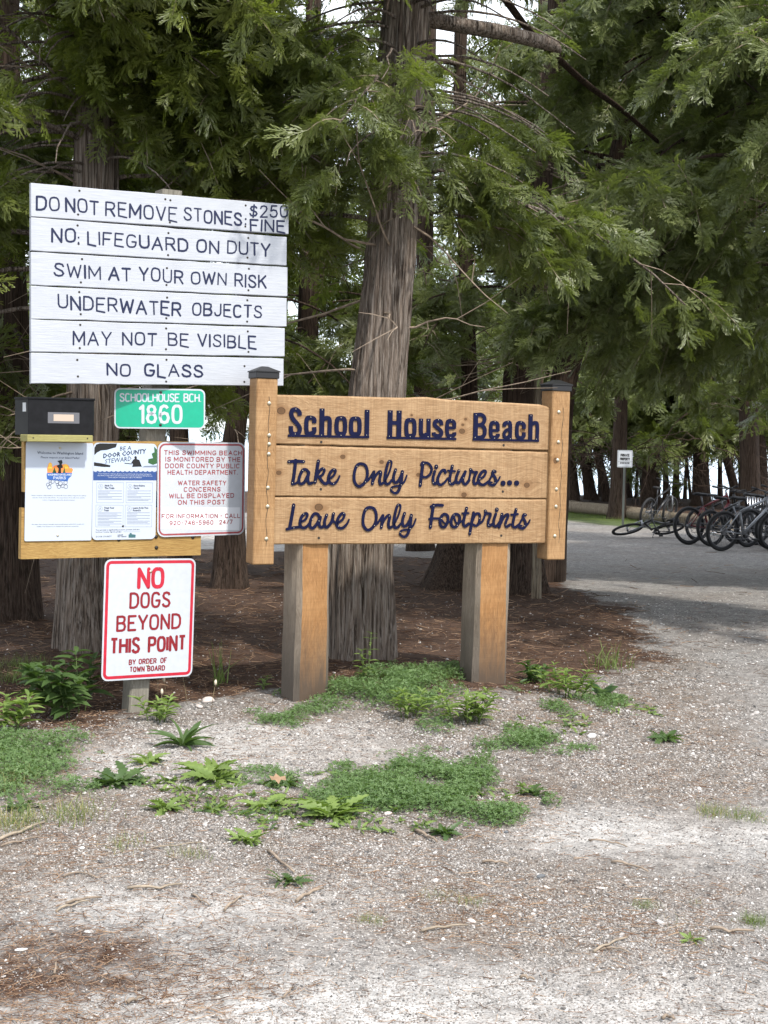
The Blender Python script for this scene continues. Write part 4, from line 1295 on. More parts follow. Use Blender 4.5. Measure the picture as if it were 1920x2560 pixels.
def swim_sign():
    fr = sub_frame([(397.6, 1105.5), (615, 1106), (610, 1337), (389.6, 1342.6)], -.004)
    r = sheet_sign('water_safety_sign', 'square white water monitoring sign with faded red print and border', fr, 0, rad=.042, bin_=.008, bw=.0095, bmat=M_fadered)
    Z = lambda x, y: fr.loc(30+x/2.72, 940+y/2.72)
    s = 1/2.72/473
    m = MB()
    def T(tx, xa, za, xb, zb, h=28, w=5.6, gap=.3, k=1):
        words = tx.split(' ')
        p, q = Z(xa, za), Z(xb, zb)
        letters(m, tx, p[0], p[1], q[0], q[1], h*s, w*s, gap=gap)
    T('THIS SWIMMING BEACH', 1036, 534, 1560, 537); T('IS MONITORED BY THE', 1045, 579, 1550, 581); T('DOOR COUNTY PUBLIC', 1043, 624, 1545, 625); T('HEALTH DEPARTMENT.', 1060, 668, 1532, 668)
    T('WATER SAFETY', 1130, 740, 1454, 740); T('CONCERNS', 1170, 785, 1415, 783); T('WILL BE DISPLAYED', 1070, 829, 1507, 825); T('ON THIS POST', 1130, 873, 1446, 870)
    m.build('printed_lettering', M_fadered, r, kind='stuff')
    # sticker strip with its own print
    q = [Z(1022, 893), Z(1550, 893), Z(1545, 1048), Z(1012, 1040)]
    st = MB().add([(p[0], -.0008, p[1]) for p in q[::-1]], [(0, 1, 2, 3)]).build('sticker', flat('sticker_white', (.64, .66, .70), .25, .5), r)
    m = MB()
    def T2(tx, xa, za, xb, zb):
        p, q = Z(xa, za), Z(xb, zb); letters(m, tx, p[0], p[1], q[0], q[1], 27*s, 5.6*s, gap=.3, y0=-.0014)
    T2('FOR INFORMATION - CALL', 1020, 967, 1548, 963); T2('920-746-5960', 1072, 1013, 1366, 1008); T2('24/7', 1410, 1007, 1497, 1004)
    m.build('sticker_lettering', M_fadered, st, kind='stuff')
swim_sign()

def island_poster():
    fr = sub_frame([(66, 1104), (235, 1108), (226.5, 1351), (60.6, 1353)], -.001)
    root = empty('welcome_notice', mat=fr.M, label='white welcome notice with colourful island logo beneath the donation box', cat='notice')
    w, h = fr.W/2, fr.H/2
    MB().prism(rrect(-w, -h, w, h, .008, 5), 0, .003).build('sheet', M_poster, root)
    Z = lambda x, y: fr.loc(60+x/7.9, 1090+y/7.9)
    s = 1/7.9/473
    m = MB()
    def T(tx, xc, yc, x0, x1, hh, bold=0.0, mb=None, shear=0.0):
        a, b = Z(x0, yc), Z(x1, yc)
        font_mesh(mb or m, tx, (a[0]+b[0])/2, (a[1]+b[1])/2, hh*s, -.0006, width=abs(b[0]-a[0]), bold=bold, shear=shear)
    T('Welcome to Washington Island', 715, 362, 262, 1168, 52, .012)
    T('Please respect your Island Parks!', 710, 445, 332, 1092, 38, .01)
    T('Please consider a daily donation of at least $5.00 per adult to support the upkeep', 0, 1184, 148, 1225, 20)
    T('and care of all of your Island Parks.  You may donate via the QR code, website', 0, 1228, 168, 1200, 20)
    T('below, or by placing cash in the donation box(es).', 0, 1274, 370, 1005, 20)
    T('We share these unique, beautiful, and peaceful spaces with all the people and', 0, 1752, 150, 1185, 20)
    T('wildlife. Our intention is to maintain the parks into perpetuity.', 0, 1795, 250, 1080, 20)
    m.build('printed_text', M_ink, root, kind='stuff')
    # island logo as flat print
    def poly(pts, y, mat, name):
        MB().add([(Z(*p)[0], y, Z(*p)[1]) for p in pts], [tuple(range(len(pts)))[::-1]]).build(name, mat, root)
    isl = [(460, 725), (455, 640), (490, 535), (520, 520), (550, 545), (562, 620), (600, 585), (660, 570), (720, 575), (760, 560), (820, 552), (870, 570), (905, 640), (940, 630), (968, 665), (945, 725)]
    poly(isl, -.0005, M_orange, 'logo_sunset')
    poly([(470, 640), (492, 540), (520, 524), (548, 550), (556, 640)], -.0008, M_yellow, 'logo_glow')
    poly([(770, 610), (780, 566), (820, 556), (866, 574), (880, 640), (800, 640)], -.0008, M_yellow, 'logo_glow')
    poly([(460, 725), (945, 725), (935, 790), (880, 840), (860, 895), (760, 890), (640, 880), (500, 865), (455, 850), (446, 760)], -.0005, M_printblue, 'logo_lake')
    for tri in ([(555, 727), (600, 610), (630, 727)], [(765, 727), (795, 600), (822, 727)], [(590, 727), (612, 640), (640, 727)]):
        poly(tri, -.0011, M_printgreen, 'logo_tree')
    poly([(670, 735), (680, 640), (640, 590), (700, 560), (690, 530), (655, 492), (745, 472), (760, 525), (742, 560), (770, 620), (730, 640), (732, 735)], -.0013, M_black, 'logo_figure')
    m = MB()
    for (cx, cy, rx) in ((470, 960, 30), (500, 1010, 36), (515, 890, 24), (565, 900, 34), (650, 905, 36), (720, 940, 40), (690, 1000, 36), (760, 985, 34), (820, 920, 36), (825, 1000, 38), (660, 960, 26), (520, 935, 26)):
        c = Z(cx, cy); rr_ = rx*s
        pts = [(c[0]+rr_*math.cos(2*math.pi*i/12), c[1]+rr_*math.sin(2*math.pi*i/12)) for i in range(12)]
        m.stroke(pts, 7*s, -.0009, -.0009, closed=True, roundcap=False)
    m.build('logo_stones', M_ink, root, kind='stuff')
    m = MB()
    p, q = Z(470, 778), Z(925, 778); letters(m, 'WASHINGTON ISLAND', p[0], p[1], q[0], q[1], 30*s, 8*s, y0=-.0010, gap=.25)
    p, q = Z(582, 852), Z(820, 852); letters(m, 'PARKS', p[0], p[1], q[0], q[1], 48*s, 11*s, y0=-.0010, gap=.22)
    m.build('logo_lettering', M_poster, root, kind='stuff')
    for c in ((712, 238), (665, 1965)):
        MB().dome(Z(*c), .0065, .003, -.0008, 10).build('screw', M_bolt, root)
island_poster()

def steward_poster():
    fr = sub_frame([(234.8, 1107), (394, 1109), (387, 1348), (228, 1349.6)], -.0025)
    root = empty('steward_notice', mat=fr.M, label='round cornered notice with kayak picture and dark blue band between the other two notices', cat='notice')
    w, h = fr.W/2, fr.H/2
    MB().prism(rrect(-w, -h, w, h, .026), 0, .002).build('sheet', M_poster, root)
    Z = lambda x, y: fr.loc(225+x/8.194, 1100+y/8.194)
    s = 1/8.194/473
    def poly(pts, y, mat, name):
        return MB().add([(Z(*p)[0], y, Z(*p)[1]) for p in pts], [tuple(range(len(pts)))[::-1]]).build(name, mat, root)
    # sky picture with rounded top corners, band with scallops
    top = [(x, y) for x, y in [(82, 640), (88, 200), (100, 120), (150, 75), (210, 66), (1250, 80), (1320, 95), (1365, 140), (1378, 220), (1368, 640)]]
    poly(top, -.0005, M_pale, 'picture_sky')
    poly([(88, 310), (90, 160), (130, 90), (200, 68), (555, 72), (530, 150), (440, 175), (340, 205), (220, 215), (140, 260)], -.0009, M_black, 'picture_foliage')
    poly([(80, 455), (250, 480), (420, 520), (410, 555), (250, 550), (82, 530)], -.0009, M_black, 'picture_rock')
    poly([(1190, 470), (1195, 390), (1290, 370), (1260, 280), (1320, 250), (1310, 130), (1375, 200), (1370, 480), (1290, 510)], -.0009, M_printgreen, 'picture_bush')
    poly([(1060, 560), (1120, 530), (1366, 520), (1366, 560)], -.0009, M_grayink, 'picture_kayak')
    poly([(80, 570), (500, 575), (780, 555), (1368, 560), (1368, 650), (75, 640)], -.0007, M_poster, 'picture_water')
    poly([(840, 470), (880, 405), (915, 385), (905, 345), (935, 325), (960, 350), (955, 390), (1010, 410), (1060, 545), (860, 550), (880, 490)], -.0012, M_black, 'picture_paddler')
    m = MB(); m.stroke([Z(710, 475), Z(850, 490)], 16*s, -.0012, -.0012); m.build('picture_paddle', M_black, root)
    band = [(65, 822)]
    pts = []
    n = 14
    for i in range(n):
        x0_ = 65+(1362-65)*i/n; x1_ = 65+(1362-65)*(i+1)/n
        for k in range(5):
            t = k/4
            pts.append((x0_+(x1_-x0_)*t, 630+26*math.sin(math.pi*t)))
    b = MB()
    V = []; f = []
    for k, p in enumerate(pts):
        a = Z(*p); c = Z(p[0], 825)
        V += [(a[0], -.0010, a[1]), (c[0], -.0010, c[1])]
        if k: f.append((2*k-2, 2*k-1, 2*k+1, 2*k))
    b.add(V, f).build('blue_band', M_blueband, root)
    def T(mb, tx, x0, x1, y, hh, bold=0.0, shear=0.0, rot=0.0, yy=-.0014):
        a, c = Z(x0, y), Z(x1, y)
        font_mesh(mb, tx, (a[0]+c[0])/2, (a[1]+c[1])/2, hh*s, yy, width=abs(c[0]-a[0]), bold=bold, shear=shear, rot=rot)
    m = MB()
    T(m, 'BE A', 605, 838, 210, 85, 0, .18, R(5)); T(m, 'DOOR COUNTY', 250, 1150, 320, 88, .03, .18, R(7)); T(m, 'STEWARD', 302, 850, 452, 92, 0, .18, R(7))
    m.build('headline', M_ink, root, kind='stuff')
    m = MB()
    T(m, 'Door County is a truly special place. Its peaceful beauty and cultural heritage are', 170, 1255, 705, 24, .01); T(m, 'what draw so many visitors year after year to this peninsula, and islands. Sharing what we', 150, 1275, 742, 24, .01)
    T(m, 'love is just part of keeping the magic in the Midwest', 370, 1058, 778, 24, .01)
    m.build('band_text', M_poster, root, kind='stuff')
    m = MB()
    boxes = ((138, 870, 690, 1285), (742, 870, 1282, 1285), (122, 1332, 680, 1780), (722, 1332, 1268, 1778))
    for (a, b_, c, d) in boxes:
        m.stroke([Z(a, b_), Z(c, b_+4), Z(c-6, d), Z(a-6, d)], 5*s, -.0006, -.0006, closed=True, roundcap=False)
    for (cx, cy) in ((218, 955), (818, 960), (208, 1412), (805, 1412)):
        c = Z(cx, cy)
        m.stroke([(c[0]+50*s*math.cos(i*.449), c[1]+50*s*math.sin(i*.449)) for i in range(14)], 5*s, -.0006, -.0006, closed=True, roundcap=False)
        m.stroke([Z(cx-18, cy+20), Z(cx, cy-25), Z(cx+18, cy+20)], 7*s, -.0006, -.0006)
    m.build('panel_outlines', M_grayink, root, kind='stuff')
    m = MB()
    for (a, b_, t1, t2) in ((298, 948, 'Stick To', 'The Trails'), (892, 950, 'Know Before', 'You Go'), (285, 1405, 'Trash Your', 'Trash'), (876, 1405, 'Leave It As You', 'Found It')):
        wd = len(t1)*21
        T(m, t1, a, a+wd, b_, 34, .03); T(m, t2, a, a+len(t2)*20, b_+52, 34, .03)
    T(m, 'You can help to significantly preserve, protect, and care', 115, 1015, 1848, 24, .01); T(m, 'for Door County. Sign the pledge!', 115, 645, 1892, 24, .01)
    T(m, 'DOOR COUNTY', 120, 440, 1990, 30); T(m, 'LEAVE', 565, 675, 1955, 22, .02); T(m, 'NO TRACE', 565, 742, 1988, 22, .02)
    m.build('printed_text', M_ink, root, kind='stuff')
    # grey ruled paragraphs too fine to read in the photograph
    m = MB()
    rr = random.Random(4)
    for (x0_, x1_, ya, yb) in ((165, 655, 1040, 1230), (765, 1245, 1040, 1255), (155, 645, 1490, 1755), (755, 1225, 1488, 1725)):
        y = ya; k = 0
        while y < yb:
            e = x1_ if k % 2 == 0 else x0_+(x1_-x0_)*rr.uniform(.35, .95)
            m.stroke([Z(x0_, y), Z(e, y+2)], 8*s, -.0006, -.0006, roundcap=False)
            y += 25 if k % 2 == 0 else 32; k += 1
    m.stroke([Z(685, 1880), Z(1030, 1880)], 4*s, -.0006, -.0006, roundcap=False)
    m.build('fine_print', M_grayink, root, kind='stuff')
    poly([(790, 2000), (790, 1935), (812, 1930), (815, 1905), (850, 1905), (855, 1930), (935, 1940), (930, 2000)], -.0007, M_teal, 'printed_emblem')
    MB().dome(Z(675, 1765), .006, .003, -.0008, 10).build('screw', M_dark, root)
steward_poster()

def donation_box():
    # black box on a short shelf, in the notices' orientation
    y1 = .02; y0 = -.10
    Z = lambda x, y, yy=y0: fb.loc(30+x/2.72, 940+y/2.72, yy)
    a, b = Z(110, 405), Z(560, 165)
    c = ((a[0]+b[0])/2, (a[1]))
    root = put(fb, 'donation_box', 'black metal box with a taped beige note standing on the little shelf', 'box', (c[0], a[1]), 0)
    def loc(p): return (p[0]-c[0], p[1]-a[1])
    q0, q1 = loc(a), loc(b)
    m = MB(); m.box((q0[0], y0, q0[1]), (q1[0], y1+.08, q1[1]), bevel=.003); body = m.build('body', M_blackmetal, root)
    m = MB()
    m.box((q0[0]-.004, y0-.006, q1[1]-.002), (q1[0]+.004, y1+.082, q1[1]+.009), bevel=.002)
    m.build('lid', M_blackmetal, root)
    p, r_ = loc(Z(243, 320)), loc(Z(458, 250))
    tp = MB().box((p[0], y0-.0012, p[1]), (r_[0], y0-.0004, r_[1])).build('tape', M_tape, root)
    p, r_ = loc(Z(282, 306)), loc(Z(419, 263))
    MB().box((p[0], y0-.0022, p[1]), (r_[0], y0-.0014, r_[1])).build('note', M_beige, root)
    MB().box((q0[0]-.003, y0+.03, q1[1]-.065), (q0[0]-.0005, y0+.075, q1[1]-.02)).build('hasp', M_alu, root)
    # shelf
    a, b = Z(103, 447), Z(549, 402)
    w_ = fb.world((a[0]+b[0])/2, 0, a[1]); Mx = fb.M.copy(); Mx.translation = Vector(w_)
    sh = empty('box_shelf', mat=Mx, label='short greenish treated timber shelf under the black box', cat='shelf')
    hw = (b[0]-a[0])/2
    MB().box((-hw, y0-.004, .0), (hw, .004, b[1]-a[1]-.001), bevel=.003).build('board', M_greenwood, sh)
    for sx in (-hw+.03, hw-.03):
        MB().dome((sx, .02), .004, .002, y0-.0045, 8).build('screw', M_dark, sh)
donation_box()

# ------------------------------------------------------------------ trees
def frond_mesh(name, seed, mat, wid=.034, pairs=5, droop=.25, wide=.6):
    """a flat cedar spray of length 1: a short stem forking into a lacy fan"""
    r = random.Random(seed)
    V, Fc = [], []
    def blade(p, ang, L, w, z0, bend=0.0, tip=.3):
        q = []; x, y = p; a = ang
        for t, k in ((0, .55), (.5, 1.0), (1, tip)):
            if t: x += math.cos(a)*L*.5; y += math.sin(a)*L*.5
            nx, ny = -math.sin(a)*w/2*k, math.cos(a)*w/2*k
            z = z0 - droop*(x*x+y*y)*.8 + r.uniform(-.012, .012)
            q += [(x+nx, y+ny, z), (x-nx, y-ny, z)]; a += bend
        b_ = len(V); V.extend(q)
        Fc.extend([(b_, b_+1, b_+3, b_+2), (b_+2, b_+3, b_+5, b_+4)])
        return x, y
    blade((0, 0), 0, .95, wid*.8, 0)
    for i in range(pairs):
        x = .06+.80*i/pairs
        for sgn in (-1, 1):
            if r.random() < .1: continue
            a = sgn*R(r.uniform(30, 58)); L = wide*(1-x*.55)*r.uniform(.6, 1.15)*(1 if i > 0 else .75)
            zz = r.uniform(-.05, .05); xx = x+r.uniform(0, .07)
            bd = -sgn*r.uniform(.05, .3)
            blade((xx, 0), a, L, wid*.9, zz, bd)
            for j in range(4):
                t = .16+.21*j+r.uniform(0, .06); px, py = xx+math.cos(a+bd*t)*L*t, math.sin(a+bd*t)*L*t
                for s2 in (-1, 1):
                    if r.random() < .12: continue
                    L2 = L*.40*(1-t*.4)*r.uniform(.7, 1.25)
                    blade((px, py), a+bd*t+s2*R(r.uniform(25, 48)), L2, wid*1.25, zz+r.uniform(-.03, .03), -s2*.2, .6)
    me = bpy.data.meshes.new(name)
    me.from_pydata(V, [], Fc); me.materials.append(mat); me.update()
    return me
FR = {}
for nm, mt in (('y', M_folyellow), ('g', M_folgreen), ('b', M_folblue), ('d', M_foldark)):
    FR[nm] = [frond_mesh('cedar_spray_%s%d' % (nm, k), 10+k, mt, wid=(.030, .034, .028)[k], pairs=(5, 4, 6)[k], wide=(.62, .75, .5)[k], droop=(.2, .45, .1)[k]) for k in range(3)]

def trunk_mesh(mb, pts, rad, n=40, steps=80, flare=0.0, seed=0, furrow=.035, mat=0, lobes=5):
    pts = np.asarray(pts, float); rad = np.asarray(rad, float)
    L = np.concatenate([[0], np.cumsum(np.linalg.norm(np.diff(pts, axis=0), axis=1))])
    t = np.linspace(0, L[-1], steps+1)
    # smooth interpolation
    P_ = np.stack([np.interp(t, L, pts[:, k]) for k in range(3)], 1)
    r_ = np.interp(t, L, rad)
    ker = np.ones(7)/7
    for k in range(3):
        q = np.pad(P_[:, k], 3, mode='reflect', reflect_type='odd'); P_[:, k] = np.convolve(q, ker, 'valid')
    q = np.pad(r_, 3, mode='edge'); r_ = np.convolve(q, ker, 'valid')
    th = np.arange(n)*2*math.pi/n
    rg = np.random.default_rng(seed); ph = rg.random(8)*6.28
    A, H = np.meshgrid(th, t)
    d = np.gradient(P_, axis=0); d /= np.linalg.norm(d, axis=1)[:, None]
    tw = H*.35+ph[0]
    ca = np.cos(A+tw*.2); sa = np.sin(A+tw*.2)
    rr = r_[:, None]*(1+.05*np.sin(3*A+ph[1]+H*.8)+.035*np.sin(5*A+ph[2]-H*1.1))
    f1 = fbm(np.cos(A)*5.5+30+np.sin(A)*0+H*.25, np.sin(A)*5.5+30+ph[3]+H*.1, 3)
    f2 = vnoise(A*n/6.28*.5+H*.6+11, H*2.2+ph[4]*10)
    rr = rr*(1+furrow*2.4*(f1-.45)+furrow*1.6*(f2-.5))
    if flare:
        e = np.exp(-H/.28)
        rr = rr*(1+e*flare*(.55+.75*np.maximum(0, np.sin(lobes*A+ph[5]))**1.2))
    X = P_[:, None, 0]+rr*ca; Y = P_[:, None, 1]+rr*sa; Z = P_[:, None, 2]+rr*0-(ca*d[:, None, 0]+sa*d[:, None, 1])*rr
    V = np.stack([X, Y, Z], -1).reshape(-1, 3)
    i = np.arange((steps+1)*n).reshape(steps+1, n)
    f = np.stack([i[:-1], np.roll(i, -1, 1)[:-1], np.roll(i, -1, 1)[1:], i[1:]], -1).reshape(-1, 4)
    mb.add(V, f.tolist(), mat, True)
    mb.f.append(tuple(int(k) for k in i[-1]+mb.n-len(V))); mb.m.append(mat); mb.sm.append(False)
    return P_, r_

def bough(r, base, az, L, rise, droop, dens=1.0, nsub=None):
    """one hanging limb: its own curve, its side twigs, and the sprays on them"""
    d = np.array([math.cos(az), math.sin(az), 0.0]); side = np.array([-d[1], d[0], 0])
    t = np.linspace(0, 1, 9)
    wig = r.normal(0, .03, 9).cumsum()*L*.5
    C_ = base+d*(L*t)[:, None]+side*wig[:, None]*t[:, None]+np.array([0, 0, 1.0])*(rise*t-droop*t*t)[:, None]*L
    twigs = []; pos = []; xd = []; zn = []; sc = []
    nsub = nsub or max(4, int(L*7*dens))
    for k in range(nsub):
        tt = .22+.78*(k+r.random()*.6)/nsub
        b = np.array([np.interp(tt, t, C_[:, j]) for j in range(3)])
        s_ = 1 if k % 2 else -1
        sl = L*(.34*(1-.55*tt)+.06)*r.uniform(.6, 1.25)
        sd = d*r.uniform(.2, .95)+side*s_*r.uniform(.4, 1.1)+np.array([0, 0, r.uniform(-.5, .25)])
        sd /= np.linalg.norm(sd)
        m = 5
        u = np.linspace(0, 1, m)
        Q = b+sd*(sl*u)[:, None]-np.array([0, 0, 1.0])*(sl*.55*u*u)[:, None]
        twigs.append(Q)
        nf = max(3, int(sl/.024*dens))
        for q in range(nf):
            uu = .12+.88*(q+r.random())/nf
            p = np.array([np.interp(uu, u, Q[:, j]) for j in range(3)])
            ss = 1 if q % 2 else -1
            perp = np.cross(sd, [0, 0, 1.0]); perp /= np.linalg.norm(perp)+1e-6
            dd = sd*r.uniform(.2, 1.0)+perp*ss*r.uniform(.1, 1.3)+r.normal(0, .35, 3)+np.array([0, 0, r.uniform(-.8, .15)])
            if uu > .9: dd = sd+np.array([0, 0, -.5])
            pos.append(p); xd.append(dd)
            zn.append(np.array([r.normal(0, .45), r.normal(0, .45), 1.0]) if r.random() < .6 else np.array([r.normal(), r.normal(), .3]))
            sc.append(r.uniform(.6, 1.45))
    return C_, twigs, np.array(pos), np.array(xd), np.array(zn), np.array(sc)

GAPS = []    # (centre, radius): clear air in the canopy
def tree(name, label, pts, rad, zlo, zhi, nb, L, kind, fsize=.21, bark_=None, seed=0, flare=.0, az=(0, 360), dens=1.0, rise=.25, droop=.55, n=40, steps=80,
         group=None, cat='tree', limbs=(), crown_only_above=None, limb_r=.016, dead=0, furrow=.035, lobes=5, show_twigs=True, thin=.36, tufts=None):
    r = np.random.default_rng(seed)
    pts = [np.array(p, float) for p in pts]
    base = pts[0]
    root = empty(name, base, label=label, cat=cat, group=group)
    loc = [p-base for p in pts]
    mt = bark_ or M_bark
    tm = MB()
    axis, ar = trunk_mesh(tm, loc, rad, n=n, steps=steps, flare=flare, seed=seed, furrow=furrow, lobes=lobes)
    tm.build('trunk', mt, root)
    zs = axis[:, 2]
    def at(z):
        return np.array([np.interp(z, zs, axis[:, 0]), np.interp(z, zs, axis[:, 1]), z]), float(np.interp(z, zs, ar))
    lm = MB(); tw = MB(); PO, XD, ZN, SC = [], [], [], []
    zl, zh = zlo-base[2], zhi-base[2]
    for k in range(nb):
        f = (k+r.random())/nb
        z = zl+(zh-zl)*f**1.1
        b, rr = at(min(z, zs[-1]-.05))
        b[2] = z
        a = R(r.uniform(*az))
        ll = L*(1-.35*f)*r.uniform(.65, 1.2)
        rs, dr = rise*r.uniform(.5, 1.5), droop*r.uniform(.7, 1.3)
        for tries in range(12):
            Cc, tws, po, xd, zn, sc = bough(r, b, a, ll, rs, dr, dens)
            Wp = po+base
            # nothing hangs over the clearing where the signs stand
            bad = ((Wp[:, 1] < 8.75) & (Wp[:, 2] < 2.86) & (Wp[:, 0] > -2.25) & (Wp[:, 0] < 1.5)).mean()
            bad += ((Wp[:, 1] < 8.75) & (Wp[:, 2] < 3.6+(Wp[:, 0]*.0)) & (Wp[:, 1] < 7.2) & (Wp[:, 0] > -1.4)).mean()
            bad += ((Wp[:, 2] < 1.95+.0*Wp[:, 1]) & (Wp[:, 0] > .9) & (Wp[:, 1] < 34)).mean()*(1 if zlo > 2.1 or Wp[0, 0] > 1 else 0)
            if bad < .02: break
            a = R(r.uniform(*az)); ll *= .93
            if tries > 6: dr *= .6; rs += .1
        if bad >= .02: continue
        Wn = po+base
        kf = (fbm(Wn[:, 0]*1.6+Wn[:, 1]*.9+seed, Wn[:, 2]*1.6-Wn[:, 1]*.7+seed*.3, 2) > thin).mean()
        if kf < .55 and r.random() > .12: continue
        lm.tube(Cc, np.linspace(limb_r*(.6+ll*.3), .005, len(Cc)), 6, cap=False)
        if show_twigs:
            for q in tws:
                wq = q[len(q)//2]+base
                if fbm(wq[0]*1.6+wq[1]*.9+seed, wq[2]*1.6-wq[1]*.7+seed*.3, 2) < thin and r.random() > .15: continue
                tw.tube(q, np.linspace(.0045, .0015, len(q)), 3, cap=False, smooth=False)
        PO.append(po); XD.append(xd); ZN.append(zn); SC.append(sc)
    if tufts:                           # short sprays growing straight off the trunk
        tn, tz0, tz1, tL, ta = tufts
        for k in range(tn):
            z = r.uniform(tz0, tz1)-base[2]; b, rr = at(z)
            Cc, tws, po, xd, zn, sc = bough(r, b, R(r.uniform(*ta)), tL*r.uniform(.6, 1.3), .2, .5, 1.3)
            W_ = po+base
            if ((W_[:, 1] < 8.75) & (W_[:, 2] < 2.75) & (W_[:, 0] > -2.25) & (W_[:, 0] < 1.5)).mean() > .03: continue
            lm.tube(Cc, np.linspace(.012, .003, len(Cc)), 5, cap=False)
            PO.append(po); XD.append(xd); ZN.append(zn); SC.append(sc)
    for k in range(dead):               # bare dead twigs low on the trunk
        z = r.uniform(max(.4, zl-1.0), zl+2.2); b, rr = at(z); a = R(r.uniform(0, 360))
        q = [b]; d = np.array([math.cos(a), math.sin(a), r.uniform(-.3, .4)])
        for j in range(7): d = d+r.normal(0, .16, 3); q.append(q[-1]+d*r.uniform(.08, .2))
        tw.tube(q, np.linspace(.009, .002, 8), 4, cap=False, smooth=False)
        for j in (3, 5):
            d2 = d+r.normal(0, .6, 3); tw.tube([q[j], q[j]+d2*.15, q[j]+d2*.3+r.normal(0, .04, 3)], [.004, .003, .0015], 3, cap=False, smooth=False)
    for (path, r0, r1) in limbs:        # limbs the photograph singles out
        m = MB(); path = [np.array(p)-base for p in path]
        trunk_mesh(m, path, np.linspace(r0, r1, len(path)), n=14, steps=36, seed=seed+3, furrow=.06)
        m.build('limb', mt, root)
    if lm.n: lm.build('branches', mt, root, kind='stuff')
    if tw.n: tw.build('twigs', M_twig, root, kind='stuff')
    if PO:
        PO = np.concatenate(PO); XD = np.concatenate(XD); ZN = np.concatenate(ZN); SC = np.concatenate(SC)
        keep = np.ones(len(PO), bool)
        W = PO+base
        for (c, rad_) in GAPS:
            dd = np.linalg.norm((W-np.array(c))*np.array([1, .0, 1]), axis=1) if False else np.linalg.norm(W-np.array(c), axis=1)
            keep &= dd > rad_
        # patchy growth
        nz = fbm(W[:, 0]*1.6+W[:, 1]*.9+seed, W[:, 2]*1.6-W[:, 1]*.7+seed*.3, 2)
        keep &= nz > thin
        PO, XD, ZN, SC = PO[keep], XD[keep], ZN[keep], SC[keep]
        E = euler_from_axes(XD, ZN)
        scatter('crown', PO, E, SC*fsize, FR[kind], root, kind='stuff')
        tree.total += len(PO)
    return root
tree.total = 0

def tr(px, depth):
    """trunk centre line from photo pixels at one distance; the first point is set on the ground"""
    out = [P(u, v, depth) for u, v in px]
    b = out[0].copy(); b[2] = float(gz(b[0], b[1]))-.05; out[0] = b
    if out[1][2] <= b[2]+.1: out.pop(1)
    return out

def up(pts, z, dx=0.0):
    """carry a trunk on to height z beyond its last traced point"""
    p = pts[-1].copy(); q = p.copy(); q[2] = z; q[0] += dx
    return pts+[q]

# main trunk behind the big sign
t1 = tr([(905, 1690), (903, 1400), (922, 1200), (945, 985), (985, 600), (1000, 250), (1022, 0)], 8.95)
t1 = up(t1, 9.0, .2)
limbA = [P(1040, 40, 8.95), P(1130, 58, 9.0), P(1250, 78, 9.1), P(1388, 112, 9.3)]
tree('cedar_tree', 'thick straight cedar trunk rising directly behind the big cedar sign between its timbers', t1, [.20, .192, .185, .172, .152, .150, .145, .08], 2.35, 6.8, 60, 1.9, 'g', fsize=.145, seed=11,
     flare=.16, n=120, steps=260, dens=1.15, limbs=[(limbA, .055, .045)], dead=32, furrow=.07, az=(-200, 20), tufts=(60, 3.0, 5.2, .95, (-200, 30)))
# left trunk behind the notices
t2 = tr([(217, 1668), (216, 1400), (222, 1200), (230, 1000), (236, 500), (243, 200)], 9.05)
t2 = up(t2, 9.0, -.1)
tree('cedar_tree', 'thick grey cedar trunk standing behind the donation box and notices', t2, [.205, .178, .168, .16, .14, .13, .07], 2.15, 8.0, 66, 2.1, 'y', fsize=.15, seed=22, tufts=(70, 2.75, 4.8, 1.05, (-200, 20)),
     flare=.12, n=110, steps=220, dens=1.15, dead=28, furrow=.05)
# near bough tree at the far left, yellowish sprays hanging into the top left corner
t3 = tr([(-420, 1700), (-430, 900), (-430, 0)], 7.9); t3 = up(t3, 8.5)
tree('cedar_tree', 'cedar beyond the left edge whose yellow green sprays hang into the top left corner', t3, [.22, .17, .14, .08], 2.3, 7.0, 70, 2.3, 'y', fsize=.15, seed=33, flare=.3, az=(-30, 85), dens=1.35, n=40, steps=60)
t4 = tr([(18, 1520), (15, 950), (5, 500), (0, 0)], 11.2); t4 = up(t4, 10)
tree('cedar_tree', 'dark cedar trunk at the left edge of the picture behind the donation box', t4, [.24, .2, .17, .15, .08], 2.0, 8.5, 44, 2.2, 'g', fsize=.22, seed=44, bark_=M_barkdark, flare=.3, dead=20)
# leaning trunk seen between the green sign and the big sign
t5 = tr([(575, 1330), (578, 1120), (602, 1000), (625, 800), (630, 500)], 14.5); t5 = up(t5, 9)
tree('cedar_tree', 'slender dark leaning trunk by the water between the green address sign and the big sign', t5, [.17, .115, .10, .09, .08, .05], 2.35, 8, 44, 2.1, 'g', fsize=.21, seed=55, bark_=M_barkdark, flare=.4, dead=16)
t5b = tr([(452, 1330), (450, 1100), (440, 900), (430, 500)], 15.5); t5b = up(t5b, 9)
tree('cedar_tree', 'slender dark trunk glimpsed right behind the signpost below the green sign', t5b, [.13, .10, .09, .08, .05], 2.2, 8, 36, 2.0, 'g', fsize=.21, seed=56, bark_=M_barkdark, flare=.3)
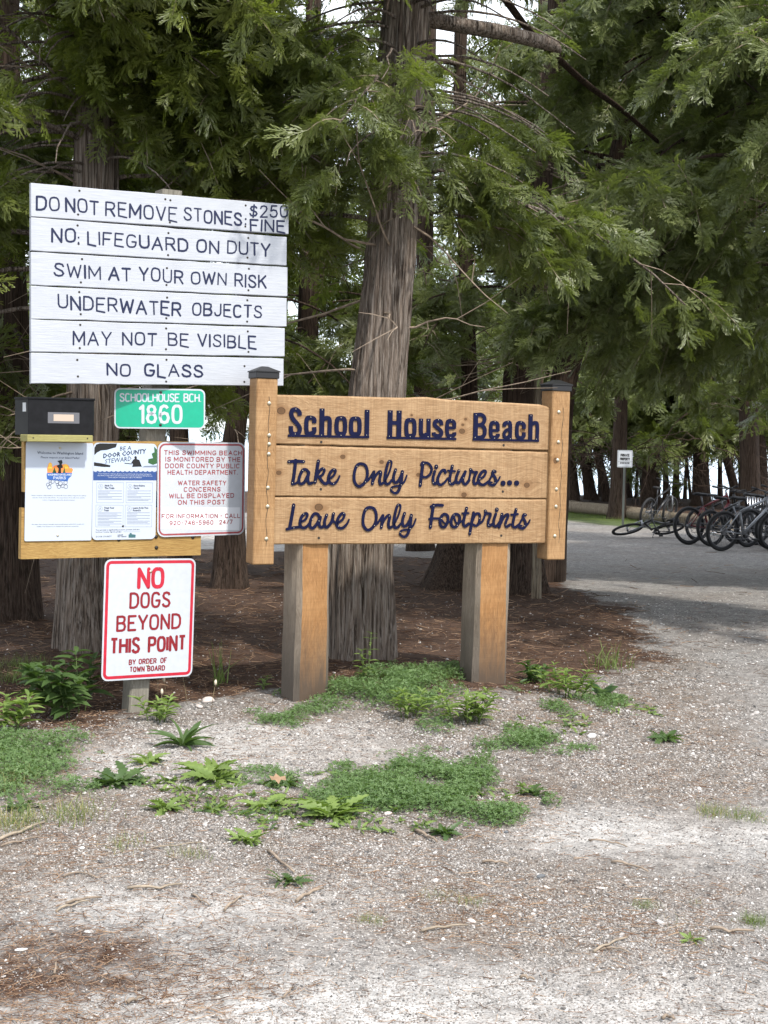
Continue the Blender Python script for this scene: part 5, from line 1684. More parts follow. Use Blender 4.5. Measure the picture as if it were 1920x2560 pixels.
# big dark pair with root flares right of the middle
t6 = tr([(1150, 1440), (1160, 1250), (1174, 985), (1165, 700), (1160, 520), (1150, 200)], 15.2); t6 = up(t6, 11)
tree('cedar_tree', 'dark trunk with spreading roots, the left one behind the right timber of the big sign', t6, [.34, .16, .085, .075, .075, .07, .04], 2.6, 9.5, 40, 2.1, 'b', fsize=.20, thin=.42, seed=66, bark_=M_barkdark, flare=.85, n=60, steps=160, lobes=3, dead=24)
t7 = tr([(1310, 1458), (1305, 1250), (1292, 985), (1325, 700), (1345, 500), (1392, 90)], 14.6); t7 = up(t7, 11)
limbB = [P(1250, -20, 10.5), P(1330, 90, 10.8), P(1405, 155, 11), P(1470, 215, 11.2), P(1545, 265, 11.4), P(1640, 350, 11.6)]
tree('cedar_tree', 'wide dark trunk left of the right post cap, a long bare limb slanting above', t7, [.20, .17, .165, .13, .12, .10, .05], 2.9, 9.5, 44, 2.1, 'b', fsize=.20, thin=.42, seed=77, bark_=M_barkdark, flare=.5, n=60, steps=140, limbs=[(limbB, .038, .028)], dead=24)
t8 = tr([(1344, 1400), (1343, 985), (1350, 850), (1368, 690), (1372, 600)], 14.0)
tree('dead_tree', 'thin pale dead trunk standing against the wide dark one left of the right post cap', t8, [.05, .036, .032, .024, .012], 2.9, 3.2, 0, .5, 'b', seed=88, bark_=M_barkpale, n=16, steps=60, dead=10)
t9 = tr([(1372, 1360), (1398, 1000), (1418, 900), (1470, 760), (1498, 600), (1560, 330), (1605, 110)], 16.5); t9 = up(t9, 12, .5)
limbC = [P(1545, -15, 12.2), P(1700, 70, 12.2), P(1800, 150, 12), P(1905, 240, 11.8), P(2000, 320, 11.8)]
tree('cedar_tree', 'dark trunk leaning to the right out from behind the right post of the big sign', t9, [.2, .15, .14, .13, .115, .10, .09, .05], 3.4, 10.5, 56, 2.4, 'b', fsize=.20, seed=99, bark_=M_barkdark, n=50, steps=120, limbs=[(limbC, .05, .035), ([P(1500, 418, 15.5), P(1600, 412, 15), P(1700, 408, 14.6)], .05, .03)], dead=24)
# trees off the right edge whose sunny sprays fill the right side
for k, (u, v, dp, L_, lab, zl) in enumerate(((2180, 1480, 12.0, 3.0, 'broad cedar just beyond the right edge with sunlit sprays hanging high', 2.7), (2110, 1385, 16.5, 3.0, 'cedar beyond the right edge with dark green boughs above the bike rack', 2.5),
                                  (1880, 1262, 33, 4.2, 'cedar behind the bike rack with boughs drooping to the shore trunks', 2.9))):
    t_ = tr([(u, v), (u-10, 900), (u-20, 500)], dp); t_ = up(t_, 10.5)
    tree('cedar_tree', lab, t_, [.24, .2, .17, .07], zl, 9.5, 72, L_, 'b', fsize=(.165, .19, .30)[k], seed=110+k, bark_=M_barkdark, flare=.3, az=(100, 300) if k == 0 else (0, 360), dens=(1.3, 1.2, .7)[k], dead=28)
for k, (X_, Y_, lab) in enumerate(((7.4, 16.6, 'tall cedar added beyond the right edge, its boughs shading the bikes'), (9.8, 19.5, 'farther tall cedar added beyond the right edge to shade the bike rack'))):  # two cedars rooted outside the view, added to shade the bike area
    b_ = np.array([X_, Y_, float(gz(X_, Y_))-.05])
    tree('cedar_tree', lab, [b_, b_+[0, 0, 4], b_+[0, 0, 11]], [.24, .18, .06], 3.2, 10.5, 60, 3.6, 'b', fsize=.32, seed=150+k, bark_=M_barkdark, dens=.8, show_twigs=False, n=20, steps=30, thin=.36)
for k, (u, v, dp, lab) in enumerate(((1545, 1262, 34, 'tall cedar behind the private property sign with a high dark crown'),
                                     (1050, 1310, 22, 'cedar in the middle distance left of the dark pair of trunks'),
                                     (760, 1310, 19, 'cedar in the middle distance hidden low by the big sign'),
                                     (300, 1320, 18, 'cedar in the middle distance above the white plank sign'),
                                     (120, 1310, 24, 'far cedar seen over the left end of the white plank sign'),
                                     (1330, 1290, 27, 'slim far cedar seen above the right half of the big sign'))):
    t_ = tr([(u, v), (u+8, 1000), (u+15, 500)], dp); t_ = up(t_, 13)
    tree('cedar_tree', lab, t_, [.2, .15, .12, .06], (3.4, 2.4, 2.0, 2.0, 2.0, 2.6)[k], (11, 7, 8, 12, 12, 6.5)[k], (60, 40, 44, 62, 62, 36)[k], (4, 1.7, 2.2, 2.7, 2.7, 1.8)[k], ('b', 'g', 'g', 'g', 'd', 'b')[k], fsize=.30, seed=130+k, bark_=M_barkdark, flare=.3, dens=.75, show_twigs=False, dead=12, n=24, steps=40)

# the shore row: trunks against the bright water
row = [  # base x, top x at v=1000, width px, depth, pair label
    (1428, 1395, 40, 43), (1478, 1440, 30, 45), (1520, 1462, 24, 44), (1547, 1533, 36, 46), (1573, 1570, 15, 47), (1627, 1632, 50, 43), (1667, 1658, 16, 45), (1688, 1697, 18, 46),
    (1754, 1748, 46, 42), (1800, 1800, 13, 46), (1852, 1765, 24, 41), (1862, 1850, 30, 45), (1905, 1890, 44, 40), (1010, 1018, 26, 44), (1090, 1080, 22, 45), (690, 700, 30, 44), (1950, 1960, 36, 44), (30, 40, 34, 40), (-60, -40, 30, 44)]
lab_row = ['leftmost trunk of the shore row, leaning left beside the right post', 'curving shore trunk second right of the big sign post', 'leaning shore trunk just left of the private property sign', 'shore trunk directly behind the private property sign',
    'thin straight shore stem right of the private property sign', 'broad flared shore trunk above the freestanding bike', 'thin shore stem right of the broad flared trunk', 'pair of thin shore stems above the red bike',
    'broad dark shore trunk behind the red bike saddle', 'thin shore stem behind the silver bike', 'shore trunk leaning far left above the silver bike', 'straight shore trunk above the bike rack rail',
    'broad ribbed shore trunk at the right edge above the rack', 'shore trunk seen over the middle of the big sign', 'slim shore trunk seen over the big sign right of the middle', 'shore trunk beyond the left post of the big sign',
    'shore trunk past the right edge', 'shore trunk at the left edge behind the dark trunk', 'shore trunk past the left edge']
for q_, (u_, t_u, w_) in enumerate(((1446, 1420, 9), (1500, 1492, 8), (1590, 1600, 8), (1606, 1585, 7), (1712, 1722, 9), (1728, 1700, 7), (1826, 1838, 8), (1880, 1872, 9))):
    row.append((u_, t_u, w_, 47)); lab_row.append('slim sapling stem among the shore trunks, ' + ('left of the bent pair', 'left of the small white sign', 'right of the small white sign', 'over the standing bike', 'over the red bike', 'left of the broad dark trunk', 'over the silver bike', 'near the right edge')[q_])
for k, ((u, ut, w, dp), lab) in enumerate(zip(row, lab_row)):
    r0 = w/F*dp/2*.8
    b = P(u, 1245, dp); b[2] = float(gz(b[0], b[1]))-.1
    mid = P(u*.62+ut*.38, 1150, dp); tp = P(ut, 1000, dp)
    t_ = up([b, mid, tp], 11, (ut-u)/F*dp*2)
    tree('shore_cedar', lab, t_, [r0*1.25, r0, r0*.85, r0*.4], 1.9, 7.2+(k % 3)*.7, 30, 3.0, 'g' if k % 3 else 'b', fsize=.42, seed=200+k, bark_=M_barkdark, flare=.5, dens=.5, show_twigs=False, dead=10, n=20, steps=40, group='trees along the shore', limb_r=.03)
print('FRONDS', tree.total)

# tangle of bare twigs hanging against the water between the shore trunks
def tangle():
    r = np.random.default_rng(5); m = MB()
    for k in range(150):
        u = r.uniform(1380, 1950); dp = r.uniform(36, 42)
        p = P(u, r.uniform(1090, 1150), dp); q = [p]; d = np.array([r.normal(0, .5), r.normal(0, .3), r.uniform(-1, .1)])
        for j in range(7): d = d*.7+np.array([r.normal(0, .6), r.normal(0, .3), r.normal(-.15, .4)]); q.append(q[-1]+d*r.uniform(.1, .35))
        m.tube(q, np.linspace(.016, .005, 8), 3, cap=False, smooth=False)
    m.build('bare_twigs', M_barkdark, kind='stuff', label='tangle of bare dead twigs hanging between the shore trunks', cat='twigs')
tangle()

# ------------------------------------------------------------------ plants, stones and litter
def leaf_mesh(name, mat, L=1.0, W=.3, nseg=6, curl=.25, fold=.12, outline=None, seed=0):
    """one leaf along +x, length 1: two rows either side of the midrib, folded and curled"""
    r = random.Random(seed)
    V, Fc = [], []
    for i in range(nseg+1):
        t = i/nseg
        w = outline(t) if outline else math.sin(math.pi*min(1, t**.85*.97+.03))**.8
        w *= W/2
        x = L*t; z = -curl*t*t+.18*t
        wl, wr = w*r.uniform(.9, 1.1), w*r.uniform(.9, 1.1)
        V += [(x-.02*w, wl, z+fold*wl), (x, 0, z), (x-.02*w, -wr, z+fold*wr)]
        if i:
            b = 3*i
            Fc += [(b-3, b-2, b+1, b), (b-2, b-1, b+2, b+1)]
    me = bpy.data.meshes.new(name); me.from_pydata(V, [], Fc); me.materials.append(mat)
    me.polygons.foreach_set('use_smooth', [True]*len(Fc)); me.update()
    return me
lobed = lambda t: (.35+.65*math.sin(math.pi*min(1, t*.9+.1)))*(1.0 if int(t*12) % 2 else .52)*(.25 if t < .12 else 1)*(1-.6*max(0, t-.85)/.15)
LF = {
 'lance': [leaf_mesh('leaf_lance%d' % k, M_weed, 1, .26, 5, .35, .5, seed=k) for k in range(2)],
 'lanced': [leaf_mesh('leaf_lance_dark%d' % k, M_weeddark, 1, .40, 5, .4, .4, seed=k) for k in range(2)],
 'dand': [leaf_mesh('leaf_lobed%d' % k, M_weed, 1, .34, 12, .30+.15*k, .3, lobed, seed=k) for k in range(3)],
 'dandd': [leaf_mesh('leaf_lobed_dark%d' % k, M_weeddark, 1, .34, 12, .30+.15*k, .3, lobed, seed=k) for k in range(3)],
 'plant': [leaf_mesh('leaf_plantain%d' % k, M_weeddark, 1, .17, 7, .45+.2*k, .6, seed=k) for k in range(2)],
 'broad': [leaf_mesh('leaf_broad%d' % k, M_mullein, 1, .48, 6, .35, .3, seed=k) for k in range(2)],
}
def gp(u, v):
    g = G(u, v); return g
PXM = lambda g: F/ g[1]           # photo pixels per metre at a ground point

def rosette(name, label, u, v, wpx, kind='dand', n=14, tilt=(8, 45), seed=0, cat='weed', group=None, layers=1):
    r = random.Random(seed+int(u))
    g = gp(u, v); root = empty(name, g, r.uniform(0, 6), label=label, cat=cat, group=group)
    Lm = wpx/PXM(g)/2
    dd = kind.startswith('dand')
    if dd: n = int(n*2.6)
    nc = max(1, int(wpx/55)) if dd else 1
    cs = [(0, 0)]+[(r.uniform(-1, 1)*Lm*.55, r.uniform(-1, 1)*Lm*.55) for _ in range(nc-1)]
    for k in range(n):
        a = k*2.399+r.uniform(-.5, .5); e = R(r.uniform(*tilt)); c = cs[k % nc]
        l = Lm*(r.uniform(.38, 1.0) if dd else r.uniform(.65, 1.1))
        link_mesh('leaf', LF[kind][r.randrange(len(LF[kind]))], root, (c[0]+math.cos(a)*.008, c[1]+math.sin(a)*.008, .004+.003*r.random()), (r.uniform(-.7, .7), -e, a), (l, l*(r.uniform(.8, 1.35) if dd else 1), l))
    return root

def leafy(name, label, u, v, hpx, nst=4, spread=.06, kind='lance', seed=0, leafl=.07, cat='weed', group=None, pairs=6):
    r = random.Random(seed+int(u))
    g = gp(u, v); root = empty(name, g, 0, label=label, cat=cat, group=group)
    H = hpx/PXM(g)
    for s_ in range(nst):
        a0 = r.uniform(0, 6.28); d = spread*math.sqrt(r.random()); h = H*r.uniform(.62, 1.05)
        bx, by = math.cos(a0)*d, math.sin(a0)*d
        tx, ty = bx*1.9+r.uniform(-.02, .02), by*1.9+r.uniform(-.02, .02)
        pts = [(bx+(tx-bx)*t**1.4, by+(ty-by)*t**1.4, h*t) for t in (0, .25, .5, .75, 1)]
        MB().tube(pts, [.0035, .003, .0028, .0022, .0015], 5).build('stem', M_stem, root)
        for k in range(pairs):
            t = .22+.78*k/(pairs-1)
            p = [np.interp(t, (0, .25, .5, .75, 1), [q[j] for q in pts]) for j in range(3)]
            base = a0+k*1.57
            e = .75 if k < pairs-1 else 1.1
            for j in range(2 if k < pairs-1 else 4):
                a = base+j*(math.pi if k < pairs-1 else math.pi/2)
                l = leafl*(.65+.5*math.sin(math.pi*min(1, t*.8+.1)))*(.75 if k == pairs-1 else 1)*r.uniform(.85, 1.15)
                link_mesh('leaf', LF[kind][r.randrange(2)], root, p, (r.uniform(-.3, .3), -R(r.uniform(5, 40)*e), a), l)
    return root

# leafy upright weeds
leafy('leafy_weed', 'dark leafy weed clump left of the no dogs sign, before the cedar trunk', 195, 1792, 150, 9, .16, 'lanced', 1, .135, pairs=7)
leafy('leafy_weed', 'bright leafy weed cut by the left edge of the picture', 12, 1832, 95, 5, .07, 'lance', 2, .11)
leafy('leafy_weed', 'pale green weed directly in front of the signpost foot', 395, 1805, 62, 5, .06, 'lance', 3, .08)
leafy('leafy_weed', 'upright leafy weed standing in the clover midway between the two timbers', 1018, 1795, 78, 5, .05, 'lance', 4, .075)
leafy('leafy_weed', 'bushy leafy weed at the foot of the right timber', 1165, 1806, 82, 9, .09, 'lance', 5, .08)
leafy('leafy_weed', 'wide bushy nettle-like weed right of the right timber', 1412, 1740, 72, 9, .10, 'lance', 6, .075)
leafy('leafy_weed', 'small leafy weed just right of the right timber, in shade', 1325, 1705, 45, 4, .07, 'lanced', 7, .08)
leafy('leafy_weed', 'twining leafy stem at the foot of the thick trunk between the timbers', 917, 1708, 120, 2, .02, 'lance', 8, .055, pairs=8)
leafy('leafy_weed', 'tiny leafy sprig under the left timber corner of the big sign', 655, 1722, 30, 2, .03, 'lance', 9, .05, pairs=4)
rosette('mullein', 'pale blue green mullein with broad leaves right of the nettle-like weed', 1505, 1742, 105, 'broad', 9, (15, 60), 2)
rosette('plantain', 'narrow leaved plantain rosette on the gravel in front of the signpost', 455, 1868, 190, 'plant', 20, (10, 62), 3)
for k, (u, v, w, kind, n, lab) in enumerate((
    (298, 1962, 170, 'dandd', 18, 'wide dark dandelion rosette left of the front row of weeds'), (375, 1905, 130, 'dand', 11, 'loose dandelion just below the plantain rosette'),
    (540, 1955, 190, 'dand', 24, 'largest bright dandelion clump in the middle of the front row of weeds'), (418, 2022, 130, 'dand', 14, 'ragged pale dandelion in front of the wide dark rosette'),
    (535, 2028, 80, 'dand', 8, 'small dandelion beneath the largest bright clump'), (700, 1965, 130, 'dandd', 9, 'flat dark dandelion with a dry fallen leaf on it'),
    (690, 2015, 130, 'dand', 12, 'low dandelion below the dry fallen leaf'), (830, 2045, 190, 'dand', 20, 'spreading dandelion patch at the left end of the big clover mat'),
    (605, 2105, 120, 'dand', 13, 'upright pale dandelion nearest the twig in the front'), (708, 2208, 110, 'dandd', 10, 'lone dandelion on the bare gravel in the foreground'),
    (1100, 2085, 110, 'dandd', 12, 'dandelion in front of the clover mat beside a stick'), (1350, 1990, 110, 'dandd', 8, 'wilting dandelion at the right end of the clover mat'),
    (1668, 1850, 115, 'dandd', 12, 'solitary dark rosette on the bare soil to the right'), (1728, 2355, 70, 'dand', 8, 'faded small rosette at the lower right gravel edge'),
    (60, 2020, 110, 'dandd', 10, 'dandelion in the rough grass at the left edge'), (135, 1880, 100, 'dandd', 8, 'small dark dandelion left of the wide one, near the edge'))):
    rosette('dandelion', lab, u, v, w, kind, n, (-4, 44), 40+k, group='dandelion rosettes in the gravel')
# extra straggling leaves beside the spreading ones
# dry seed heads by the signpost
def seedheads():
    r = random.Random(9)
    for k, (u, v, h, lab) in enumerate(((395, 1770, 85, 'dry seed head on the stem nearest the signpost'), (418, 1765, 62, 'dry seed head second from the signpost'), (468, 1762, 78, 'tall dry seed head alone right of the signpost'),
                                   (528, 1775, 68, 'dry seed head furthest right of the signpost'), (402, 1788, 55, 'short dry seed head in front of the signpost'))):
        g = gp(u, v); H = h/PXM(g)
        root = empty('seed_head', g, label=lab, cat='dry plant', group='dry seed heads by the signpost')
        dx, dy = r.uniform(-.03, .03), r.uniform(-.03, .03)
        MB().tube([(0, 0, 0), (dx*.4, dy*.4, H*.5), (dx, dy, H)], [.0016, .0013, .001], 4).build('stem', M_drystem, root)
        m = MB(); m.tube([(dx, dy, H-.006), (dx*1.02, dy, H+.006), (dx*1.05, dy, H+.018), (dx*1.1, dy, H+.026)], [.004, .008, .007, .001], 7); m.build('seed_tuft', M_seed, root)
seedheads()

def blade_mesh(name, mat, seed, bend=.6):
    V = []; Fc = []
    for i in range(5):
        t = i/4; w = .018*(1-t*.9)
        x = bend*t*t*.6; z = t*(1-.25*bend*t)
        V += [(x, w, z), (x, -w, z)]
        if i: Fc.append((2*i-2, 2*i-1, 2*i+1, 2*i))
    me = bpy.data.meshes.new(name); me.from_pydata(V, [], Fc); me.materials.append(mat); me.update(); return me
BL = [blade_mesh('blade_green', M_grass, 1), blade_mesh('blade_green_bent', M_grass, 2, 1.3), blade_mesh('blade_dry', M_drygrass, 3, 1.0)]
def grass(name, label, cells, n, hgt, dry=.25, seed=0):
    """cells: list of (u, v, radius_u_px, radius_v_px)"""
    r = np.random.default_rng(seed+100)
    pos = []; 
    for (u, v, ru, rv) in cells:
        c = G(u, v); k = F/c[1]; dy = abs(G(u, v-rv)[1]-G(u, v+rv)[1])/2; dx = ru/k
        m = int(n/len(cells)); q = r.normal(0, .5, (m, 2))
        x = c[0]+q[:, 0]*dx; y = c[1]+q[:, 1]*dy
        pos.append(np.stack([x, y, gz(x, y)], 1))
    pos = np.concatenate(pos); m = len(pos)
    rot = np.stack([r.normal(0, .25, m), r.normal(0, .25, m), r.uniform(0, 6.28, m)], 1)
    s_ = hgt*r.uniform(.4, 1.2, m)
    return scatter(name, pos, rot, s_, BL if dry > .2 else BL[:2], kind='stuff', label=label, cat='grass')
grass('grass_tuft', 'tuft of grass on the bare gravel at the right edge', [(1790, 2035, 50, 14), (1870, 2045, 60, 14)], 420, .05, 1, 1)
grass('grass_tuft', 'thin dry grass tuft in the foreground gravel near the middle', [(1100, 2243, 50, 14), (1180, 2258, 40, 12)], 180, .035, 1, 2)
grass('grass_tuft', 'thin grass tuft low in the foreground left of the middle', [(930, 2306, 45, 12)], 130, .035, 1, 3)
grass('grass_tuft', 'small green tuft on the foreground gravel right of the middle', [(1612, 2268, 35, 10)], 170, .03, 0, 4)
grass('grass_tuft', 'green grass tuft at the lower right edge', [(1885, 2308, 35, 14)], 260, .04, 0, 5)
grass('grass_tuft', 'yellowish rough grass along the left edge', [(40, 2060, 70, 30), (180, 2040, 80, 30), (30, 1960, 60, 40)], 900, .075, 1, 6)
grass('grass_tuft', 'sparse grass in the brown gravel at the lower left', [(310, 2115, 50, 24), (470, 2140, 60, 16)], 260, .045, 1, 7)
grass('grass_tuft', 'arching long grass blades right of the mullein in shade', [(1520, 1668, 45, 10)], 70, .19, 0, 8)
grass('grass_tuft', 'a few long grass blades right of the no dogs sign', [(545, 1712, 18, 8)], 26, .26, 0, 9)
grass('grass_tuft', 'shaded grass at the foot of the thick trunk between the timbers', [(1000, 1700, 90, 10), (1120, 1690, 60, 10)], 420, .07, 0, 10)
grass('grass_tuft', 'green verge grass in front of the pale log', [(1450, 1286, 70, 10), (1560, 1298, 60, 10), (1500, 1292, 60, 10)], 2600, .10, 0, 11)
grass('grass_tuft', 'shaded grass at the far left behind the leafy weed', [(60, 1665, 70, 12), (40, 1700, 60, 14)], 420, .09, 0, 12)
grass('grass_tuft', 'tiny scattered grass by the lower right weeds', [(1745, 2345, 25, 8), (1735, 2260, 22, 8), (1700, 2310, 60, 20)], 90, .025, 1, 13)

def clover_mesh(name, seed):
    r = random.Random(seed); V = []; Fc = []
    for k in range(3):
        a = k*2.094+r.uniform(-.2, .2); c, s_ = math.cos(a), math.sin(a)
        pts = [(.0, 0), (.35, .28), (.8, .30), (.95, 0), (.8, -.30), (.35, -.28)]
        b = len(V)
        for (x, y) in pts: V.append((x*c-y*s_, x*s_+y*c, .15*x+abs(y)*.3))
        Fc += [(b, b+1, b+2, b+3), (b, b+3, b+4, b+5)]
    me = bpy.data.meshes.new(name); me.from_pydata(V, [], Fc); me.materials.append(M_clover); me.update(); return me
CL = [clover_mesh('clover_leaflets%d' % k, k) for k in range(2)]
def mat_patch(name, label, polys, n, size=.011, hmax=.045, seed=0):
    r = np.random.default_rng(300+seed)
    pos = []
    for px in polys:
        pw = poly_world(px); mn, mx = pw.min(0)-.22, pw.max(0)+.22
        area = (mx-mn).prod(); m = int(n*5)
        x = r.uniform(mn[0], mx[0], m); y = r.uniform(mn[1], mx[1], m)
        d = sdist(x, y, pw)+(fbm(x*4, y*4+seed, 5)-.50)*.95
        k = (d > 0) & (r.random(m) < .03+d/.26)
        x, y, d = x[k], y[k], d[k]
        if len(x) > n: x, y, d = x[:n], y[:n], d[:n]
        h = np.minimum(hmax, d*.5+.006)*r.uniform(.2, 1, len(x))*(.6+fbm(x*9, y*9, 2))
        pos.append(np.stack([x, y, gz(x, y)+h], 1))
    pos = np.concatenate(pos); m = len(pos)
    rot = np.stack([r.normal(0, .45, m), r.normal(0, .45, m), r.uniform(0, 6.28, m)], 1)
    return scatter(name, pos, rot, size*r.uniform(.6, 1.4, m), CL, kind='stuff', label=label, cat='ground cover')
mat_patch('clover_patch', 'dense green clover mat in front of the big sign', [[(860, 1960), (900, 1925), (1000, 1910), (1120, 1912), (1220, 1935), (1290, 1975), (1300, 2020), (1250, 2055), (1120, 2058), (1040, 2035), (900, 2030), (850, 1995)]], 17000, .0078, .05, 1)
mat_patch('clover_patch', 'weedy green cover between the two timbers of the big sign', [[(830, 1700), (960, 1670), (1100, 1672), (1165, 1700), (1170, 1790), (1100, 1830), (1020, 1812), (930, 1760), (850, 1748)]], 12000, .0085, .085, 2)
mat_patch('clover_patch', 'grey green creeping cover before the left timber', [[(620, 1770), (700, 1745), (790, 1752), (840, 1790), (760, 1805), (640, 1800)]], 5000, .0075, .035, 3)
mat_patch('clover_patch', 'green cover trailing down from the bushy weed right of the clover', [[(1180, 1810), (1260, 1800), (1330, 1830), (1400, 1850), (1330, 1875), (1230, 1880), (1190, 1850)]], 7000, .008, .045, 4)
mat_patch('clover_patch', 'low green cover below the nettle-like weed and mullein', [[(1300, 1720), (1400, 1735), (1540, 1740), (1600, 1765), (1520, 1785), (1420, 1778), (1330, 1765)]], 6500, .008, .04, 5)
mat_patch('clover_patch', 'faded green cover along the left edge of the gravel', [[(-100, 1830), (90, 1840), (150, 1880), (130, 1980), (60, 2050), (-100, 2060)]], 9500, .0085, .05, 6)
mat_patch('clover_patch', 'sparse creeping cover on the gravel above the clover mat', [[(960, 1870), (1080, 1850), (1180, 1880), (1060, 1900)], [(1370, 1880), (1430, 1872), (1440, 1890), (1390, 1896)], [(640, 1940), (760, 1930), (800, 1960), (700, 1990)], [(1290, 1690), (1360, 1690), (1350, 1705)]], 1500, .0075, .02, 7)

def loose_weeds():
    r = np.random.default_rng(501)
    band = poly_world([(330, 1915), (600, 1925), (860, 1935), (1250, 1900), (1330, 1990), (1180, 2090), (860, 2110), (600, 2060), (330, 2050)])
    mn, mx = band.min(0), band.max(0)
    n = 900; x = r.uniform(mn[0], mx[0], n); y = r.uniform(mn[1], mx[1], n)
    k = (sdist(x, y, band) > 0) & (fbm(x*2.2+4, y*2.2, 3) > .47); x, y = x[k][:150], y[k][:150]
    b2 = poly_world([(1180, 1700), (1640, 1690), (1660, 1800), (1400, 1860), (1200, 1850)]); mn, mx = b2.min(0), b2.max(0)
    x2 = r.uniform(mn[0], mx[0], 300); y2 = r.uniform(mn[1], mx[1], 300); k = (sdist(x2, y2, b2) > 0) & (fbm(x2*2.2, y2*2.2+7, 3) > .5)
    x = np.concatenate([x, x2[k][:40]]); y = np.concatenate([y, y2[k][:40]])
    P_, R_, S_ = [], [], []
    for a, b in zip(x, y):
        for j in range(r.integers(4, 10)):
            P_.append((a+r.normal(0, .012), b+r.normal(0, .012), float(gz(a, b))+.004)); R_.append((r.normal(0, .5), -R(r.uniform(0, 45)), r.uniform(0, 6.28))); S_.append(r.uniform(.02, .055))
    scatter('small_weeds', P_, R_, S_, [LF['dand'][0], LF['dandd'][1], LF['dand'][2]], kind='stuff', label='straggling small weeds between the dandelions and the clover', cat='weeds')
loose_weeds()
# gravel stones, needle litter
def stone_mesh(name, seed, mat, sub=1):
    import bmesh
    bm = bmesh.new(); bmesh.ops.create_icosphere(bm, subdivisions=sub, radius=.5)
    r = random.Random(seed); ax = (r.uniform(.75, 1.2), r.uniform(.6, .95), r.uniform(.4, .65))
    for v in bm.verts:
        k = 1+r.uniform(-.16, .16)
        v.co = Vector((v.co.x*ax[0]*k, v.co.y*ax[1]*k, v.co.z*ax[2]*k))
    me = bpy.data.meshes.new(name); bm.to_mesh(me); bm.free(); me.materials.append(mat)
    me.polygons.foreach_set('use_smooth', [sub > 1]*len(me.polygons)); me.update(); return me
ST = [stone_mesh('stone_shape%d' % k, k, M_stone) for k in range(4)]
def px_ground(n, r, v0, v1, pw=1.0):
    """ground points spread evenly over the view and well past its edges"""
    u = r.uniform(-500, 2420, n); v = v0+(v1-v0)*r.random(n)**pw
    # flat-plane hit, then set on the relief
    d = _f[None]+_r[None]*((u-960)/F)[:, None]+_u[None]*((1280-v)/F)[:, None]
    t = -CAM[2]/d[:, 2]
    p = CAM+d*t[:, None]
    for _ in range(3):
        z = gz(p[:, 0], p[:, 1]); t = (z-CAM[2])/d[:, 2]; p = CAM+d*t[:, None]
    return p[:, 0], p[:, 1]
def gravel():
    r = np.random.default_rng(77)
    n = 750000
    x, y = px_ground(n, r, 1480, 2900)
    mul, soil, wht, grs = zones(x, y)
    pat = fbm(x*3, y*3, 3)
    keep = r.random(n) < np.clip((.30+.55*soil+.06*wht)*(1-.93*mul)*(.3+1.5*(pat-.25)), .02, 1)
    x, y = x[keep], y[keep]; m = len(x)
    s_ = .0036*np.exp(np.abs(r.normal(0, .48, m)))*np.clip(y/6.5, .72, 1.7)
    s_ = np.minimum(s_, .022)
    pos = np.stack([x, y, gz(x, y)+s_*.12], 1)
    rot = np.stack([r.normal(0, .3, m), r.normal(0, .3, m), r.uniform(0, 6.28, m)], 1)
    scatter('gravel_stones', pos, rot, s_*1.5, ST, kind='stuff', label='loose pale gravel stones strewn over the ground', cat='gravel')
gravel()

def stick_mesh(name, mat, seed, curve=.1, kn=4, rad=.02):
    r = random.Random(seed)
    m = MB(); pts = [(-.5+i/kn, r.uniform(-1, 1)*curve*math.sin(math.pi*i/kn), 0) for i in range(kn+1)]
    m.tube(pts, [rad*(1-.35*i/kn) for i in range(kn+1)], 4, smooth=False)
    return m.mesh(name, mat)
LT = [stick_mesh('needle_%d' % k, M_litter, k, .22, 2, .035) for k in range(3)]
CH = [stick_mesh('chip_%d' % k, M_chip, 10+k, .18, 3, .032) for k in range(3)]
def litter():
    r = np.random.default_rng(78)
    n = 170000
    x, y = px_ground(n, r, 1380, 2850, .8)
    mul, soil, wht, grs = zones(x, y)
    keep = r.random(n) < np.clip(mul*1.1+.035+.05*(y > 8.5), 0, 1)*(fbm(x*4, y*4, 3)*1.3)
    x, y = x[keep], y[keep]; m = len(x)
    s_ = r.uniform(.022, .08, m)*np.clip(y/8, .6, 2.2)
    pos = np.stack([x, y, gz(x, y)+.003+.008*r.random(m)], 1)
    rot = np.stack([r.normal(0, .1, m), r.normal(0, .18, m), r.uniform(0, 6.28, m)], 1)
    scl = np.stack([s_, s_*.6, s_*.6], 1)
    scatter('needle_litter', pos, rot, scl, LT, kind='stuff', label='brown cedar litter covering the shaded ground', cat='litter')
    n = 75000
    x, y = px_ground(n, r, 1700, 2850, 1)
    mul, soil, wht, grs = zones(x, y)
    keep = r.random(n) < np.clip(.14+.75*soil+.5*mul*(1-mul)*4+.1*mul, 0, 1)*(fbm(x*2+9, y*2, 4)**2*2.6)
    x, y = x[keep], y[keep]; m = len(x)
    s_ = r.uniform(.010, .034, m)*np.exp(np.abs(r.normal(0, .3, m)))
    pos = np.stack([x, y, gz(x, y)+.004], 1)
    rot = np.stack([r.normal(0, .1, m), r.normal(0, .15, m), r.uniform(0, 6.28, m)], 1)
    scatter('wood_chips', pos, rot, np.stack([s_, s_*.65, s_*.65], 1), CH, kind='stuff', label='small bark chips and stem bits mixed in the gravel', cat='litter')
litter()

